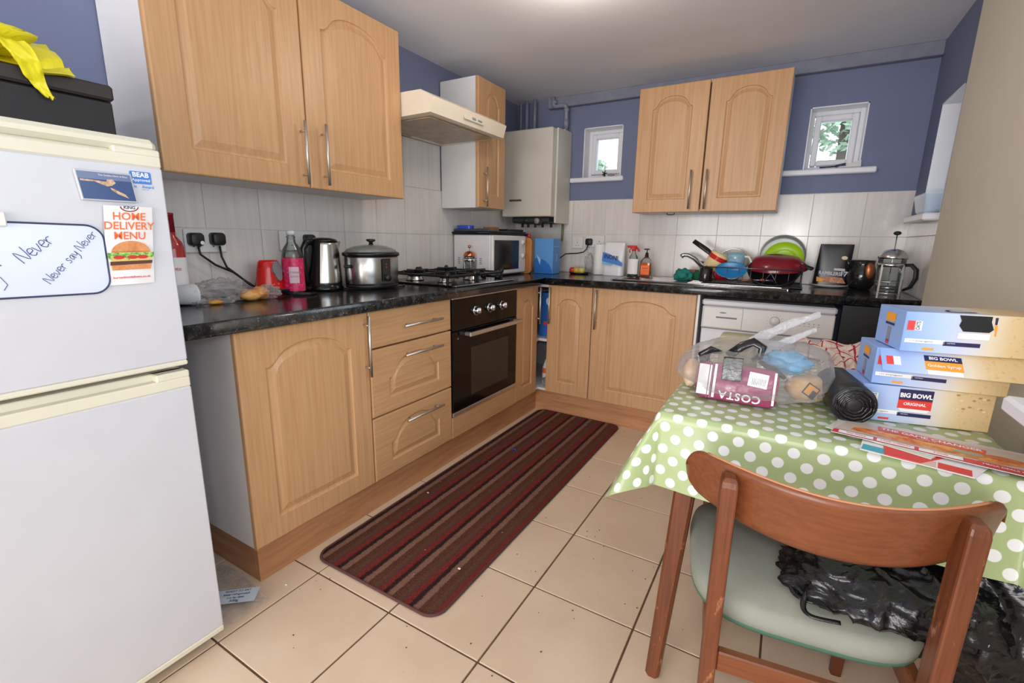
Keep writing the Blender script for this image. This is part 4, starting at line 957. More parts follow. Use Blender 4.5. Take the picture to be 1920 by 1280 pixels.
# ---------------------------------------------------------------- left worktop
t = thing('wine_bottle', 'rose wine bottle with red foil neck and white label beside the fridge', 'bottle', (.12, -.975, WT))
part('glass', MB().lathe([(.001, .004), (.030, .001), (.0365, .006), (.0365, .175), (.030, .205), (.016, .225), (.0145, .26)], (0, 0, 0), 26), plain('rose_glass', (170, 54, 52), .06, var=.05), t)
part('foil', MB().lathe([(.0155, .235), (.0155, .292), (.0165, .293), (.0165, .300), (.001, .301)], (0, 0, 0), 20), plain('red_foil', (150, 30, 52), .3, .3), t)
b = MB(); b.grid(lambda u, v: (.0372*math.cos(-PI*.75+PI*1.2*u), .0372*math.sin(-PI*.75+PI*1.2*u), .05+.105*v), 14, 3); lb_ = part('label', b, paper_white, t)
a = -.50; Mt = frame((.0376*math.cos(a), .0376*math.sin(a), .118), (-math.sin(a), math.cos(a), 0), (0, 0, 1)); b = MB(); text_mb(b, 'Cante', .018, shift(Mt, 0, 0, .001)); part('lettering', b, red_ink, lb_)
t = thing('foam_cup', 'white plastic tub lying on its side against the fridge end of the worktop', 'cup', (.2, -1.0, WT))
Mq = frame((.20, -1.03, WT+.036), (1, 0, 0), (0, 0, 1), (.35, .93, .0))
part('tub_wall', MB().lathe([(.030, 0), (.034, .055), (.036, .058), (.036, .064), (.030, .066), (.001, .066)], (0, 0, 0), 26, M=Mq), plain('frosted_white', (218, 218, 220), .4), t, True)
b = MB(); crumple(b, (.215, -.895, .945), (.055, .105, .045), 60, 34, .42, 2.3, 2, squash=WT+.002)
solo('plastic_wrap', b, clear_film, 'crumpled clear food wrapping on the worktop near the fridge', 'wrapping')
solo('biscuit', MB().ell((.255, -.925, .918), (.016, .024, .008), 16, 8, disp=.2), plain('biscuit', (216, 152, 70), .7, var=.15, vscale=80), 'small orange-brown biscuit under the clear wrapping', 'biscuit')
t = thing('frying_pan', 'black frying pan lying flat at the wall behind the clear wrapping', 'pan', (.14, -.80, WT))
part('pan', MB().lathe([(.001, .002), (.070, .002), (.088, .022), (.091, .022), (.072, -.0), (.001, .0)], (.105, -.80, WT+.002), 36, cap=False), black_matt, t, True)
part('handle', MB().tube([(.13, -.718, .931), (.16, -.68, .932), (.20, -.61, .926)], [.008, .012, .011], 10, flat=.5), black_matt, t, True)
t = thing('bread_bag', 'bread rolls in a small clear bag at the worktop edge', 'bread', (.25, -.77, WT))
b = MB(); b.ell((.25, -.80, .930), (.032, .038, .020), 18, 10, disp=.2, seed=1).ell((.245, -.76, .934), (.034, .03, .024), 18, 10, disp=.2, seed=3)
part('bread', b, food_mat('bread_crust', [(.35, (190, 112, 50)), (.6, (232, 172, 100))], 24), t, True)
b = MB(); crumple(b, (.25, -.735, .935), (.042, .042, .026), 34, 20, .35, 2.5, 6, squash=WT+.002); part('bag', b, clear_film, t, True)
# red chopper
t = thing('food_chopper', 'red plastic electric chopper base with grey button', 'chopper', (.12, -.64, WT))
b = MB(); prof = [(.066, .001), (.068, .008), (.060, .016), (.054, .05), (.046, .10), (.040, .128), (.034, .136), (.001, .137)]
b.lathe(prof, (0, 0, 0), 28, sx=.8)
part('motor_body', b, plain('glossy_red', (206, 28, 22), .18), t)
Mk = frame((.030, .012, .092), (-.20, .97, 0), (-.24, -.05, .96)); part('button', MB().prism([(.024*math.cos(a)*(.75 if math.sin(a) < 0 else 1), .040*math.sin(a)) for a in [2*PI*i/24 for i in range(24)]], -.004, .010, M=Mk), plain('grey_button', (130, 128, 130), .45), t)
b = MB(); text_mb(b, 'mini', .014, FX(.0435, .0, .042)); part('lettering', b, white_ink, t)
part('cable', MB().tube([(.062, .01, .010), (.10, .035, .006), (.13, .08, .006), (.15, .10, .006), (.165, .06, .006), (.13, .01, .006)], .004, 8), black_matt, t)
# squash bottle
t = thing('squash_bottle', 'clear plastic bottle of pink squash with white panel on label', 'bottle', (.165, -.562, WT))
part('bottle', MB().lathe([(.001, .002), (.036, .001), (.041, .012), (.041, .15), (.034, .180), (.018, .205), (.015, .225), (.018, .226), (.018, .230), (.014, .231), (.014, .240)], (0, 0, 0), 28, cap=False), clear_glass, t)
part('cap', MB().lathe([(.0165, .236), (.0165, .252), (.001, .253)], (0, 0, 0), 20), plain('clear_white_cap', (220, 220, 222), .3), t)
part('label', MB().lathe([(.0418, .012), (.0418, .145)], (0, 0, 0), 30, cap=False), food_mat('pink_label', [(.35, (196, 20, 74)), (.6, (230, 60, 110)), (.75, (240, 150, 170))], 90), t)
b = MB(); b.grid(lambda u, v: (.0424*math.cos(-1.0+.9*u), .0424*math.sin(-1.0+.9*u), .045+.065*v), 8, 2); part('label_panel', b, plain('pale_panel', (226, 190, 204), .4), t)
b = MB(); a = -.55
for i, s_ in enumerate(('NO ADDED', 'SUGAR')): text_mb(b, s_, .010, frame((.043*math.cos(a), .043*math.sin(a), .088-.016*i), (-math.sin(a), math.cos(a), 0), (0, 0, 1)), bold=.01)
part('lettering', b, grey_ink, t)
# kettle
t = thing('kettle', 'brushed steel jug kettle with black handle and lid', 'kettle', (.14, -.40, WT), R_(0))
def kshape(z): return .080 - .020*(z/.215)**1.5
Kz = [.022+.19*i/12 for i in range(13)]
part('jug_body', MB().rings([[(kshape(z)*math.cos(2*PI*i/32)*.95, kshape(z)*math.sin(2*PI*i/32)+.012*(z/.2), z) for i in range(32)] for z in Kz]), steel, t)
part('base', MB().lathe([(.084, .001), (.085, .012), (.079, .020), (.079, .026)], (0, 0, 0), 30), black_gloss, t)
b = MB()
b.grid(lambda u, v: ((kshape(.02+.2*v)+.004)*math.cos(PI*(.78+.95*u))*.95, (kshape(.02+.2*v)+.004)*math.sin(PI*(.78+.95*u))+.012*v, .022+.196*v), 14, 12)
b.lathe([(.063, .210), (.056, .220), (.03, .227), (.001, .228)], (0, .010, 0), 26)
b.tube([(.01, -.055, .212), (.01, -.083, .205), (.008, -.098, .18), (.006, -.098, .11), (.004, -.088, .05), (.0, -.076, .03)], [.016, .018, .016, .014, .014, .012], 12, flat=.8)
part('handle_and_lid', b, plain('gloss_black_plastic', (18, 18, 19), .2), t)
part('spout', MB().rings([[(x*.9, y+.068, z) for x, y in ((-.022, -.01), (0, .012+.018*k), (.022, -.01))] for z, k in ((.13, 0), (.17, .6), (.212, 1.3))]), steel, t)
# slow cooker
t = thing('slow_cooker', 'oval steel slow cooker with glass lid and black knob', 'slow cooker', (.245, -.212, WT)); t.scale = (.93, .93, .98)
def ov(r, z, k=.78): return [(k*r*math.cos(2*PI*i/40), r*math.sin(2*PI*i/40), z) for i in range(40)]
part('housing', MB().rings([ov(.140, .022), ov(.143, .03), ov(.143, .145), ov(.140, .15)]), plain('slow_cooker_steel', (176, 174, 170), .26, 1), t)
part('base', MB().rings([ov(.132, .006), ov(.140, .010), ov(.140, .024)]), black_matt, t)
part('pot_rim', MB().rings([ov(.140, .148), ov(.152, .154), ov(.152, .166), ov(.142, .170)]), black_enamel, t)
ld = part('glass_lid', MB().rings([ov(.141, .168), ov(.13, .182), ov(.09, .196), ov(.04, .203), ov(.004, .204)]), plain('steamy_glass', (120, 122, 118), .08), t)
part('lid_knob', MB().lathe([(.012, .203), (.009, .214), (.022, .220), (.022, .228), (.001, .230)], (0, 0, 0), 18), black_matt, ld)
def side(ang, z):   # point on the oval wall and frame
    x, y = .78*.1435*math.cos(ang), .1435*math.sin(ang); n = Vector((math.cos(ang)/.78, math.sin(ang), 0)).normalized()
    return frame((x, y, z), (-n.y, n.x, 0), (0, 0, 1), n)
Mz = side(-.10, .075); b = MB(); b.cyl((0, -.02, -.002), (0, -.02, .022), .017, .014, n=20, M=Mz); part('control_knob', b, black_matt, t)
b = MB(); rect(b, side(-.10, .09), 0, 0, .050, .105, 0, .0035); part('control_plate', b, plain('dark_plate', (90, 88, 88), .25, .8), t)
b = MB(); oval(b, side(-.10, .117), 0, 0, .003, .003, 0, .0045); oval(b, side(-.10, .104), 0, 0, .003, .003, 0, .0045); part('indicator_light', b, red_ink, t)
for s_ in (1, -1): part('side_handle', MB().box(-.02, .02, s_*.142-(.02 if s_ < 0 else 0), s_*.142+(.02 if s_ > 0 else 0), .100, .115, .005), black_matt, t)
part('foot', MB().box(-.05, .05, -.09, .09, .001, .008, .001), black_matt, t)
b = MB(); b.tube([(.12, -.32, WT+.005), (.20, -.36, WT+.005), (.30, -.30, WT+.005), (.33, -.20, WT+.005), (.33, -.10, WT+.005), (.28, -.04, WT+.005)], .0042, 8)
solo('cable', b, black_matt, 'black flex trailing in front of the slow cooker', 'cable')

# ================================================================ FRIDGE AND WHAT IS ON IT
t = thing('fridge_freezer', 'white fridge freezer with cream trims at the left, covered with magnets', 'fridge', (.36, -1.49, 0))
FYr, FYl, FXd = -1.213, -1.775, .662
part('fridge_body', MB().box(.06, .600, FYl, FYr, .03, 1.300, .006), white_enamel, t, True)
part('worktop_lid', MB().box(.05, .655, FYl, FYr, 1.318, 1.347, .010), cream_plastic, t, True, 'cream plastic top')
fdoor = plain('fridge_door_enamel', (206, 207, 214), .34)
d1 = part('door', MB().box(.606, FXd, FYl, FYr, .838, 1.286, .003), fdoor, t, True)
b = MB(); b.box(.606, FXd, FYl, FYr, 1.286, 1.312, .003).box(.606, .640, FYl, FYr, 1.311, 1.320, .001).box(.63, FXd, -1.30, FYr, 1.308, 1.324, .003)
part('handle_trim', b, cream_plastic, d1, True)
part('bottom_trim', MB().box(.606, FXd+.001, FYl, FYr, .826, .838, .003), cream_plastic, d1, True)
d2 = part('door', MB().box(.606, FXd, FYl, FYr, .062, .770, .003), fdoor, t, True)
b = MB(); b.box(.606, FXd, FYl, FYr, .770, .796, .003).box(.606, .636, FYl, FYr, .794, .812, .002).box(.62, FXd, -1.285, FYr, .794, .812, .003)
part('handle_trim', b, cream_plastic, d2, True)
part('bottom_trim', MB().box(.606, FXd+.001, FYl, FYr, .045, .062, .003), cream_plastic, d2, True)
part('foot', MB().box(.10, .60, FYl+.02, FYr-.02, .0, .03), black_matt, t, True)
b = MB(); F = FX(FXd, -1.2575, 1.2535); b.prism(rrect(.040, .026, .003, 3), 0, .0008, M=shift(F, 0, .008, 0)); st = part('sticker', b, blue_ink, d1, True)
b = MB(); text_mb(b, 'BEAB', .0135, shift(F, 0, .0135, .0012), bold=.03); text_mb(b, 'Approved', .0085, shift(F, 0, .003, .0012), bold=.01); b1 = part('lettering', b, white_ink, d1, True)
b = MB(); text_mb(b, 'the    Award', .0085, shift(F, .001, -.011, .0012), bold=.01); text_mb(b, 'approved', .0035, shift(F, .006, -.0165, .0012)); part('lettering', b, blue_ink, d1, True)

# whiteboard with handwriting
t = thing('whiteboard', 'small white magnetic board with dark blue border and handwriting', 'whiteboard', (FXd, -1.48, 1.01))
F = FX(FXd, -1.475, 1.088) @ Matrix.Rotation(-.015, 4, 'Z')
part('board', MB().prism(rrect(.268, .142, .030, 8), 0, .003, M=F), plain('board_white', (214, 222, 244), .22), t, True)
pts = rrect(.266, .140, .030, 8); b = MB(); b.tube([tuple(F @ Vector((x, y, .0028))) for x, y in pts+[pts[0]]], .0019, 6); part('border', b, plain('dark_blue_trim', (44, 56, 92), .4), t, True)
GL = {'N': [[(0, 0), (.1, 1), (.55, 0), (.75, 1.1)]], 'e': [[(0, .3), (.4, .38), (.35, .62), (.12, .6), (.05, .25), (.25, 0), (.5, .12)]], 'v': [[(0, .6), (.2, 0), (.45, .62)]],
      'r': [[(0, .55), (.1, 0)], [(.06, .3), (.2, .55), (.42, .52)]], 's': [[(.42, .52), (.2, .62), (.1, .42), (.35, .2), (.25, 0), (0, .05)]],
      'a': [[(.4, .55), (.1, .5), (.05, .12), (.25, .05), (.4, .5), (.42, .05), (.5, .02)]], 'y': [[(0, .6), (.15, .15), (.35, .2), (.45, .6), (.38, -.2), (.1, -.5)]], ' ': []}
def script(mb, s, M, size, step=.56, r=.0007):
    x = 0
    for ch in s:
        for st_ in GL[ch]:
            P = [Vector((x+px, py, 0))*size for px, py in st_]; Q = []
            for i in range(len(P)-1):
                a, bb, c_, d_ = P[max(i-1, 0)], P[i], P[i+1], P[min(i+2, len(P)-1)]
                for k in range(4):
                    u = k/4; Q.append(.5*((2*bb)+(c_-a)*u+(2*a-5*bb+4*c_-d_)*u*u+(3*bb-a-3*c_+d_)*u**3))
            Q.append(P[-1]); mb.tube([M @ q for q in Q], r, 5)
        x += step*(1.45 if ch == 'N' else 1) if ch != ' ' else .35
b = MB(); script(b, 'Never', shift(F, .006, -.006, .0034, .72), .0235, .52, .0007)
part('handwriting', b, plain('marker_ink', (56, 62, 104), .5), t, True); b = MB(); script(b, 'Never say Never', shift(F, .038, -.047, .0034, .86), .0160, .54, .0006)
part('handwriting', b, plain('marker_ink'), t, True); b = MB(); b.tube([F @ Vector((-.03, -.03, .0034)), F @ Vector((-.022, -.045, .0034)), F @ Vector((-.028, -.055, .0034))], .0006, 5).tube([F @ Vector((-.027, -.008, .0034)), F @ Vector((-.026, -.010, .0034))], .001, 5)
part('handwriting', b, plain('marker_ink', (56, 62, 104), .5), t, True)
solo('clip_magnet', MB().box(FXd+.0005, FXd+.012, -1.51, -1.483, 1.150, 1.176, .002), white_plastic, 'white plastic clip magnet at the top of the whiteboard', 'magnet')
# takeaway menu
t = thing('menu_leaflet', 'white home delivery menu leaflet with orange lettering and burger picture', 'leaflet', (FXd, -1.297, 1.03))
F = frame((FXd+.004, -1.2975, 1.115), (0, 1, .012), (.03, .085, 1)); F2 = F
LW, LH = .088, .168
b = MB(); b.grid(lambda u, v: tuple(F @ Vector(((u-.5)*LW, (v-.5)*LH, .004*math.sin(PI*u)-.0)))[:3], 8, 4); b.grid(lambda u, v: tuple(F @ Vector(((.5-u)*LW, (v-.5)*LH, .004*math.sin(PI*u)-.0012)))[:3], 8, 4)
part('paper', b, paper_white, t, True)
b = MB(); z = .0052
for s_, y in (('HOME', .062), ('DELIVERY', .042), ('MENU', .021)): text_mb(b, s_, .0225, shift(F, -.001, y, z), bold=.012, sx=.95)
part('lettering', b, orange_ink, t, True)
b = MB(); text_mb(b, 'burgerkingdelivers.co.uk', .0070, shift(F, .000, -.068, z), bold=.02); part('lettering', b, red_ink, t, True)
b = MB(); oval(b, F, 0, .083, .017, .011, 0, .0042, 24, PI, 2*PI); oval(b, F, 0, .083, .0145, .0085, 1, .0044, 24, PI, 2*PI); text_mb(b, 'KING', .009, shift(F, 0, .081, .0046), 2, bold=.03); part('logo', b, [plain('dark_red_ink', (150, 50, 40), .5), white_ink, navy_ink], t, True)
b = MB()
oval(b, F, 0, -.030, .034, .020, 0, z, 20, 0, PI); poly(b, F, [(-.034, -.031), (.034, -.031), (.034, -.029), (-.034, -.029)], 0, z)
import random as _r
_r.seed(3); zz = []
for i in range(17): zz.append((-.041+.082*i/16, -.040-.006*_r.random()*(1 if i % 2 else -.4)))
poly(b, F, zz+[(.041, -.031), (-.041, -.031)], 1, z+.0003)
poly(b, F, [(-.034, -.048), (.034, -.046), (.036, -.040), (-.036, -.040)], 2, z-.0001)
for x in (-.022, .002, .02): oval(b, F, x, -.0395, .010, .0035, 4, z+.0005, 12)
poly(b, F, [(-.037, -.054), (.037, -.052), (.038, -.046), (-.037, -.047)], 3, z+.0002)
poly(b, F, [(-.034, -.063), (.034, -.062), (.036, -.053), (-.035, -.054)], 0, z+.0001)
b.v = [tuple(F @ Vector((q.x*1.04, (q.y+.046)*1.18-.032, q.z))) for q in [F.inverted() @ Vector(p) for p in b.v]]
part('burger_picture', b, [food_mat('bun_print', [(.3, (196, 116, 62)), (.65, (228, 158, 100))], 60), food_mat('lettuce_print', [(.4, (70, 140, 40)), (.6, (186, 214, 120))], 160), plain('cheese_print', (222, 190, 110), .5), plain('patty_print', (92, 50, 36), .5), plain('tomato_print', (200, 50, 36), .5)], t, True)
# postcard magnet
t = thing('postcard_magnet', 'acrylic framed sea and island picture magnet above the menu', 'magnet', (FXd, -1.323, 1.205))
F = frame((FXd+.0075, -1.3225, 1.2365), (0, 1, 0.005), (0, -.10, 1))
part('acrylic', MB().box(-.048, .048, -.030, .030, -.006, .0, .001, M=F), plain('acrylic_edge', (190, 192, 200), .1), t, True)
b = MB(); rect(b, F, 0, 0, .090, .054, 0, .0003); rect(b, F, 0, .020, .090, .014, 1, .0006)
poly(b, F, [(-.043, .012), (-.02, .011), (0, .009), (.002, .014), (.012, .015), (.016, .008), (.008, .002), (.0, .0), (-.02, .008), (-.043, .008)], 2, .0009)
poly(b, F, [(.004, -.002), (.010, -.004), (.020, -.010), (.028, -.014), (.033, -.022), (.028, -.020), (.016, -.015), (.006, -.007)], 2, .0009)
part('picture', b, [plain('deep_sea_print', (50, 74, 124), .25), plain('sea_haze_print', (104, 120, 156), .25), food_mat('sand_print', [(.35, (170, 126, 96)), (.65, (224, 196, 164))], 120)], t, True)
b = MB(); text_mb(b, 'The Golden Horn of Brac', .0048, shift(F, .014, .022, .0012)); part('lettering', b, white_ink, t, True)
# black box and yellow bag on top
t = thing('black_box', 'flat black lidded box lying on top of the fridge', 'box', (.28, -1.50, 1.347))
part('box', MB().box(.09, .45, -1.76, -1.207, 1.348, 1.452, .004), plain('black_card', (26, 26, 28), .6), t, True)
part('lid', MB().box(.085, .455, -1.765, -1.203, 1.454, 1.489, .005), plain('dark_brown_card', (44, 38, 36), .6), t, True)
def yb(u, v):
    # sheet of the bag: from the left over the box, a tongue hanging down at the right
    y = -1.72 + .44*u; x = .46 + .03*math.sin(u*7) - .14*(1-v)
    top = 1.585 - .01*u; z = top - .12*v*(1-.25*u) + .02*noise.noise(Vector((u*5, v*4, 1)))
    x += .03*noise.noise(Vector((u*6, v*5, 7)))
    if x < .46: z = max(z, 1.492)
    return (x, y, z)
b = MB(); b.grid(yb, 40, 20)
b2 = MB(); b2.grid(lambda u, v: (lambda p: (p[0]-.006, p[1], p[2]-.002))(yb(1-u, v)), 40, 20)
def tongue(u, v):
    return (.475+.012*math.sin(v*6), -1.405+.055*u*(1-.72*v)+.070*v, 1.53-.100*v+.012*noise.noise(Vector((u*4, v*6, 3))))
b.grid(tongue, 10, 16); b.grid(lambda u, v: (lambda p: (p[0]-.003, p[1], p[2]))(tongue(1-u, v)), 10, 16)
b.v += []; b.add(b2.v, b2.f, 0, True)
crumple(b, (.40, -1.52, 1.54), (.10, .19, .052), 40, 24, .3, 2.4, 11, squash=1.491)
t = thing('yellow_bag', 'bright yellow plastic bag with white top draped over the black box', 'bag', (.40, -1.5, 1.492))
part('bag', b, yellow_bag_m, t, True)
b = MB(); crumple(b, (.40, -1.56, 1.585), (.05, .07, .035), 24, 16, .3, 2.2, 4); part('inner_bag', b, plain('white_film', (226, 226, 230), .3), t, True, 'white plastic at the mouth of the bag')

# ================================================================ FLOOR THINGS
t = thing('rug', 'long dark red, brown and tan striped runner rug on the tiled floor', 'rug', (.843, .055, 0))
RW, RL = .562, 1.80
pts = rrect(RW, RL, .055, 8)
b = MB()
N = 28
def rug_h(x): return .0085 + .0012*math.sin(x/.112*2*PI)
def ru(u, v):
    y = (v-.5)*RL; hw = RW/2
    d = RL/2-abs(y)
    if d < .055: hw = RW/2-.055+math.sqrt(max(0, .055**2-(.055-d)**2))
    x = (u-.5)*2*hw
    return (x, y, rug_h(x))
b.grid(ru, 60, 90)
part('pile', b, rug_m, t)
b = MB(); b.prism(pts, .0005, .007); part('backing', b, plain('rug_backing', (60, 42, 38), .9), t)
b = MB(); b.tube([(x, y, .0055) for x, y in pts+[pts[0]]], .0052, 6); part('overlocked_edge', b, plain('rug_edge_yarn', (92, 58, 56), .95, bump=.8, bscale=500), t)
# floor litter
def scraps(n, area_, z, smin, smax, seed):
    rr = random.Random(seed); b = MB()
    for _ in range(n):
        x, y = rr.uniform(area_[0], area_[1]), rr.uniform(area_[2], area_[3]); s_ = rr.uniform(smin, smax)
        if z == 0 and x < 1.14 and y > -.86: continue
        b.ell((x, y, z+s_*.3), (s_, s_*rr.uniform(.5, 1), s_*.4), 6, 4)
    return b
o = part('crumbs', scraps(110, (.60, 1.85, -1.2, .9), 0, .0010, .0032, 5), plain('brown_crumb', (96, 62, 40), .9), None); o['kind'] = 'stuff'; o['label'] = 'brown crumbs and grit scattered on the floor tiles'; o['category'] = 'crumbs'
o = part('rug_crumbs', scraps(22, (.60, 1.08, -.75, .8), .0095, .001, .0022, 6), plain('white_crumb', (210, 200, 190), .9), None); o['kind'] = 'stuff'; o['label'] = 'pale crumbs scattered on the striped rug'; o['category'] = 'crumbs'
for (x, y, z, r, lab) in ((.556, -.088, .0, .007, 'white scrap of paper between the rug and the kickboard, by the middle of the rug'), (1.053, -.628, .0095, .006, 'white scrap of paper at the near right end of the rug'), (.63, -.30, .0095, .005, 'small white scrap on the left edge of the rug'), (.60, -.985, .0, .005, 'white scrap on the tile near the fridge corner')):
    b = MB(); b.ell((x, y, z+r*.4), (r, r*.7, r*.4), 10, 6, disp=.5); solo('paper_scrap', b, paper_white, lab, 'scrap')
solo('blue_scrap', MB().tube([(.728, .29, .012), (.738, .30, .014), (.748, .296, .012)], .0035, 6), plain('blue_plastic_scrap', (40, 70, 190), .3), 'small bright blue plastic scrap on the rug', 'scrap')
t = thing('plastic_wrapper', 'flattened clear wrapper with printed white label beside the fridge foot', 'wrapper', (.50, -1.10, .0))
def wr(u, v):
    return (.33+.29*u, -1.185+.14*v+.01*math.sin(u*5), .006+.012*abs(noise.noise(Vector((u*4, v*4, 2))))+.004)
b = MB(); b.grid(wr, 20, 12); part('film', b, clear_film, t, True)
Fw = frame((.532, -1.110, .020), (.75, .66, .0), (-.66, .75, 0)); b = MB(); rect(b, Fw, 0, 0, .125, .062, 0, 0); lb = part('label', b, plain('pale_blue_paper', (206, 218, 232), .5), t, True)
b = MB()
for i, s_ in enumerate(('READY TO EAT', 'keep refrigerated', 'use by date', '500g')): text_mb(b, s_, .011 if i != 3 else .014, shift(Fw, -.0, .021-.014*i, .001), bold=.01)
part('lettering', b, navy_ink, lb, True)

# ================================================================ TABLE, CLOTH
TX0, TX1, TY0, TY1, TZ = 1.704, 2.325, -.688, .32, .75
t = thing('table', 'dining table with tapered brown wooden legs under the dotted cloth', 'table', ((TX0+TX1)/2, (TY0+TY1)/2, 0))
part('tabletop', MB().box(TX0+.004, TX1-.004, TY0+.004, TY1-.004, TZ-.026, TZ-.002, .006), teak, t, True)
part('apron', MB().box(TX0+.05, TX1-.05, TY0+.03, TY0+.05, TZ-.10, TZ-.027).box(TX0+.05, TX1-.05, TY1-.05, TY1-.03, TZ-.10, TZ-.027).box(TX0+.05, TX0+.07, TY0+.05, TY1-.05, TZ-.10, TZ-.027).box(TX1-.07, TX1-.05, TY0+.05, TY1-.05, TZ-.10, TZ-.027), teak, t, True)
for sx in (-1, 1):
    for sy in (-1, 1):
        xt, yt = (TX0+.075 if sx < 0 else TX1-.075), (TY0+.045 if sy < 0 else TY1-.055)
        xb, yb_ = (1.736 if sx < 0 else TX1-.03), (TY0+.018 if sy < 0 else TY1-.02)
        def sq(x, y, z, s_, c): return [(x-s_, y-s_+c, z), (x-s_+c, y-s_, z), (x+s_-c, y-s_, z), (x+s_, y-s_+c, z), (x+s_, y+s_-c, z), (x+s_-c, y+s_, z), (x-s_+c, y+s_, z), (x-s_, y+s_-c, z)]
        part('leg', MB().rings([sq(xb, yb_, 0, .0155, .007), sq(xb, yb_, .008, .018, .007), sq(xb+(xt-xb)*.75, yb_+(yt-yb_)*.75, TZ*.75, .024, .006), sq(xt, yt, TZ-.027, .026, .005)], smooth=False), teak_v, t, True)
# oilcloth: flat top, overhang that bends down, cone folds at the corners
OV = (.215, .20, .185, .16)   # left, right, near, far overhang
def cloth(u, v):
    s_ = TX0-OV[0] + (TX1-TX0+OV[0]+OV[1])*u; q = TY0-OV[2] + (TY1-TY0+OV[2]+OV[3])*v
    cx, cy = min(max(s_, TX0), TX1), min(max(q, TY0), TY1); dx, dy = s_-cx, q-cy; r = math.hypot(dx, dy); z = TZ+.0015
    if r < 1e-6:
        return (s_, q, z + .0012*noise.noise(Vector((s_*6, q*6, 0))))
    ang = math.atan2(abs(dy), abs(dx)); corner = math.sin(2*ang)
    wave = .5+.5*math.sin((q if abs(dx) > abs(dy) else s_)*17+1.3)
    al = .10 + .14*wave*min(1, r/.1)*(1-corner) + .46*corner
    R = .014
    if r < R*1.57: h, dn = R*math.sin(r/R), R*(1-math.cos(r/R))
    else: e = r-R*1.57; h, dn = R+e*math.sin(al), R+e*math.cos(al)
    ux, uy = dx/r, dy/r
    if corner > .3:      # cloth gathers into a pointed fold
        k = (corner-.3)/.7; h += .012*k*math.sin(ang*8)*min(1, r/.1)
    return (cx+ux*h, cy+uy*h, z-dn)
b = MB(); nu, nv = 110, 130
def uvf(u, v): return (TX0-OV[0]+(TX1-TX0+OV[0]+OV[1])*u, TY0-OV[2]+(TY1-TY0+OV[2]+OV[3])*v)
b.grid(cloth, nu, nv, uvfn=uvf)
solo('tablecloth', b, dots_m, 'pale green oilcloth with white polka dots draped over the table', 'tablecloth')

# ================================================================ ON THE TABLE
TB = TZ+.003
# clear carrier bag with rubbish in it
t = thing('carrier_bag', 'knotted clear plastic carrier bag full of packets at the table corner', 'bag', (1.86, -.36, TB))
def bagfn(a, bb):
    th = PI*(bb*.996+.002); ph = 2*PI*a
    d = Vector((math.sin(th)*math.cos(ph), math.sin(th)*math.sin(ph), -math.cos(th)))
    k = 1+.10*noise.noise(d*2.2+Vector((3, 1, 2)))+.05*noise.noise(d*6)
    x = 1.872+.178*math.copysign(abs(d.x)**.8, d.x)*k; y = -.405+.192*math.copysign(abs(d.y)**.80, d.y)*k; z = TB+.070+(.068 if d.z < 0 else .062)*math.copysign(abs(d.z)**.75, d.z)*k
    if d.z > .3: x += .04*(d.z-.3); z += .02*(d.z-.3)**2
    return (x, y, max(z, TB+.0015))
b = MB(); b.grid(bagfn, 56, 34); part('bag_film', b, bag_film, t, True)
def strap(p0, p1, w0, w1, bow, seed):
    P0_, P1_ = Vector(p0), Vector(p1)
    def fn(u, v):
        c = P0_.lerp(P1_, v) + Vector((0, 0, bow*math.sin(PI*v))); w_ = (w0+(w1-w0)*v)
        a = 2*PI*u; n = noise.noise(Vector((u*9+seed, v*7, 1)))
        up = Vector((-.25, 0, 1)); return tuple(c + up*(math.sin(a)*w_*(.5+.25*n)) + Vector((.1, 1, 0))*(math.cos(a)*w_*(.30+.3*n)))
    return fn
b = MB(); b.grid(strap((1.850, -.40, .872), (2.005, -.36, .968), .034, .013, .010, 1), 20, 22); part('bag_handle', b, handle_film, t, True)
b = MB(); b.grid(strap((1.875, -.42, .862), (2.000, -.38, .932), .030, .011, -.002, 5), 20, 22); part('bag_handle', b, handle_film, t, True)
# inside: purple-and-white pack lying upside down, rolls, blue packet, black bag
t2 = thing('coffee_pack', 'purple and white coffee packet with upside down name inside the clear bag', 'packet', (1.86, -.42, TB))
Fp = frame((1.842, -.546, TB+.052), (1, -.02, 0), (0, .30, 1))    # face towards the camera
hw, hh, dp = .092, .046, .066
b = MB(); b.rings([[tuple(Fp @ Vector((x, y, z))) for x, y in rrect(2*hw*s_, 2*hh*s_, .018, 5)] for z, s_ in ((-dp*1.35, .86), (-dp*1.25, .97), (-.01, 1), (0, .95))]); part('carton', b, plain('purple_carton', (150, 62, 96), .35), t2, True)
b = MB(); rect(b, Fp, -.072, 0, .030, .076, 0, .001); rect(b, Fp, -.048, 0, .006, .084, 0, .0012); rect(b, Fp, .084, 0, .005, .078, 0, .0012); rect(b, Fp, .048, .016, .042, .034, 0, .0014, -.08)
part('white_print', b, white_ink, t2, True)
b = MB(); rect(b, Fp, -.055, 0, .004, .09, 0, .0016); rect(b, Fp, -.062, 0, .002, .09, 0, .0016)
for i in range(9): rect(b, Fp, .036+.0034*i, .012, .0016, .016, 1, .0018, -.08)
part('stripes', b, [plain('dark_purple_ink', (120, 44, 76), .4), grey_ink], t2, True)
b = MB(); text_mb(b, 'COSTA', .025, shift(Fp, .012, -.031, .0016, PI), bold=.02, sx=1.05, gap=1.15); part('lettering', b, white_ink, t2, True)
solo('bread_roll', MB().ell((1.726, -.46, TB+.042), (.022, .035, .040), 20, 12, disp=.1), food_mat('pale_bread', [(.35, (216, 176, 130)), (.65, (242, 222, 196))], 10), 'pale bread roll pressed against the left side of the clear bag', 'bread')
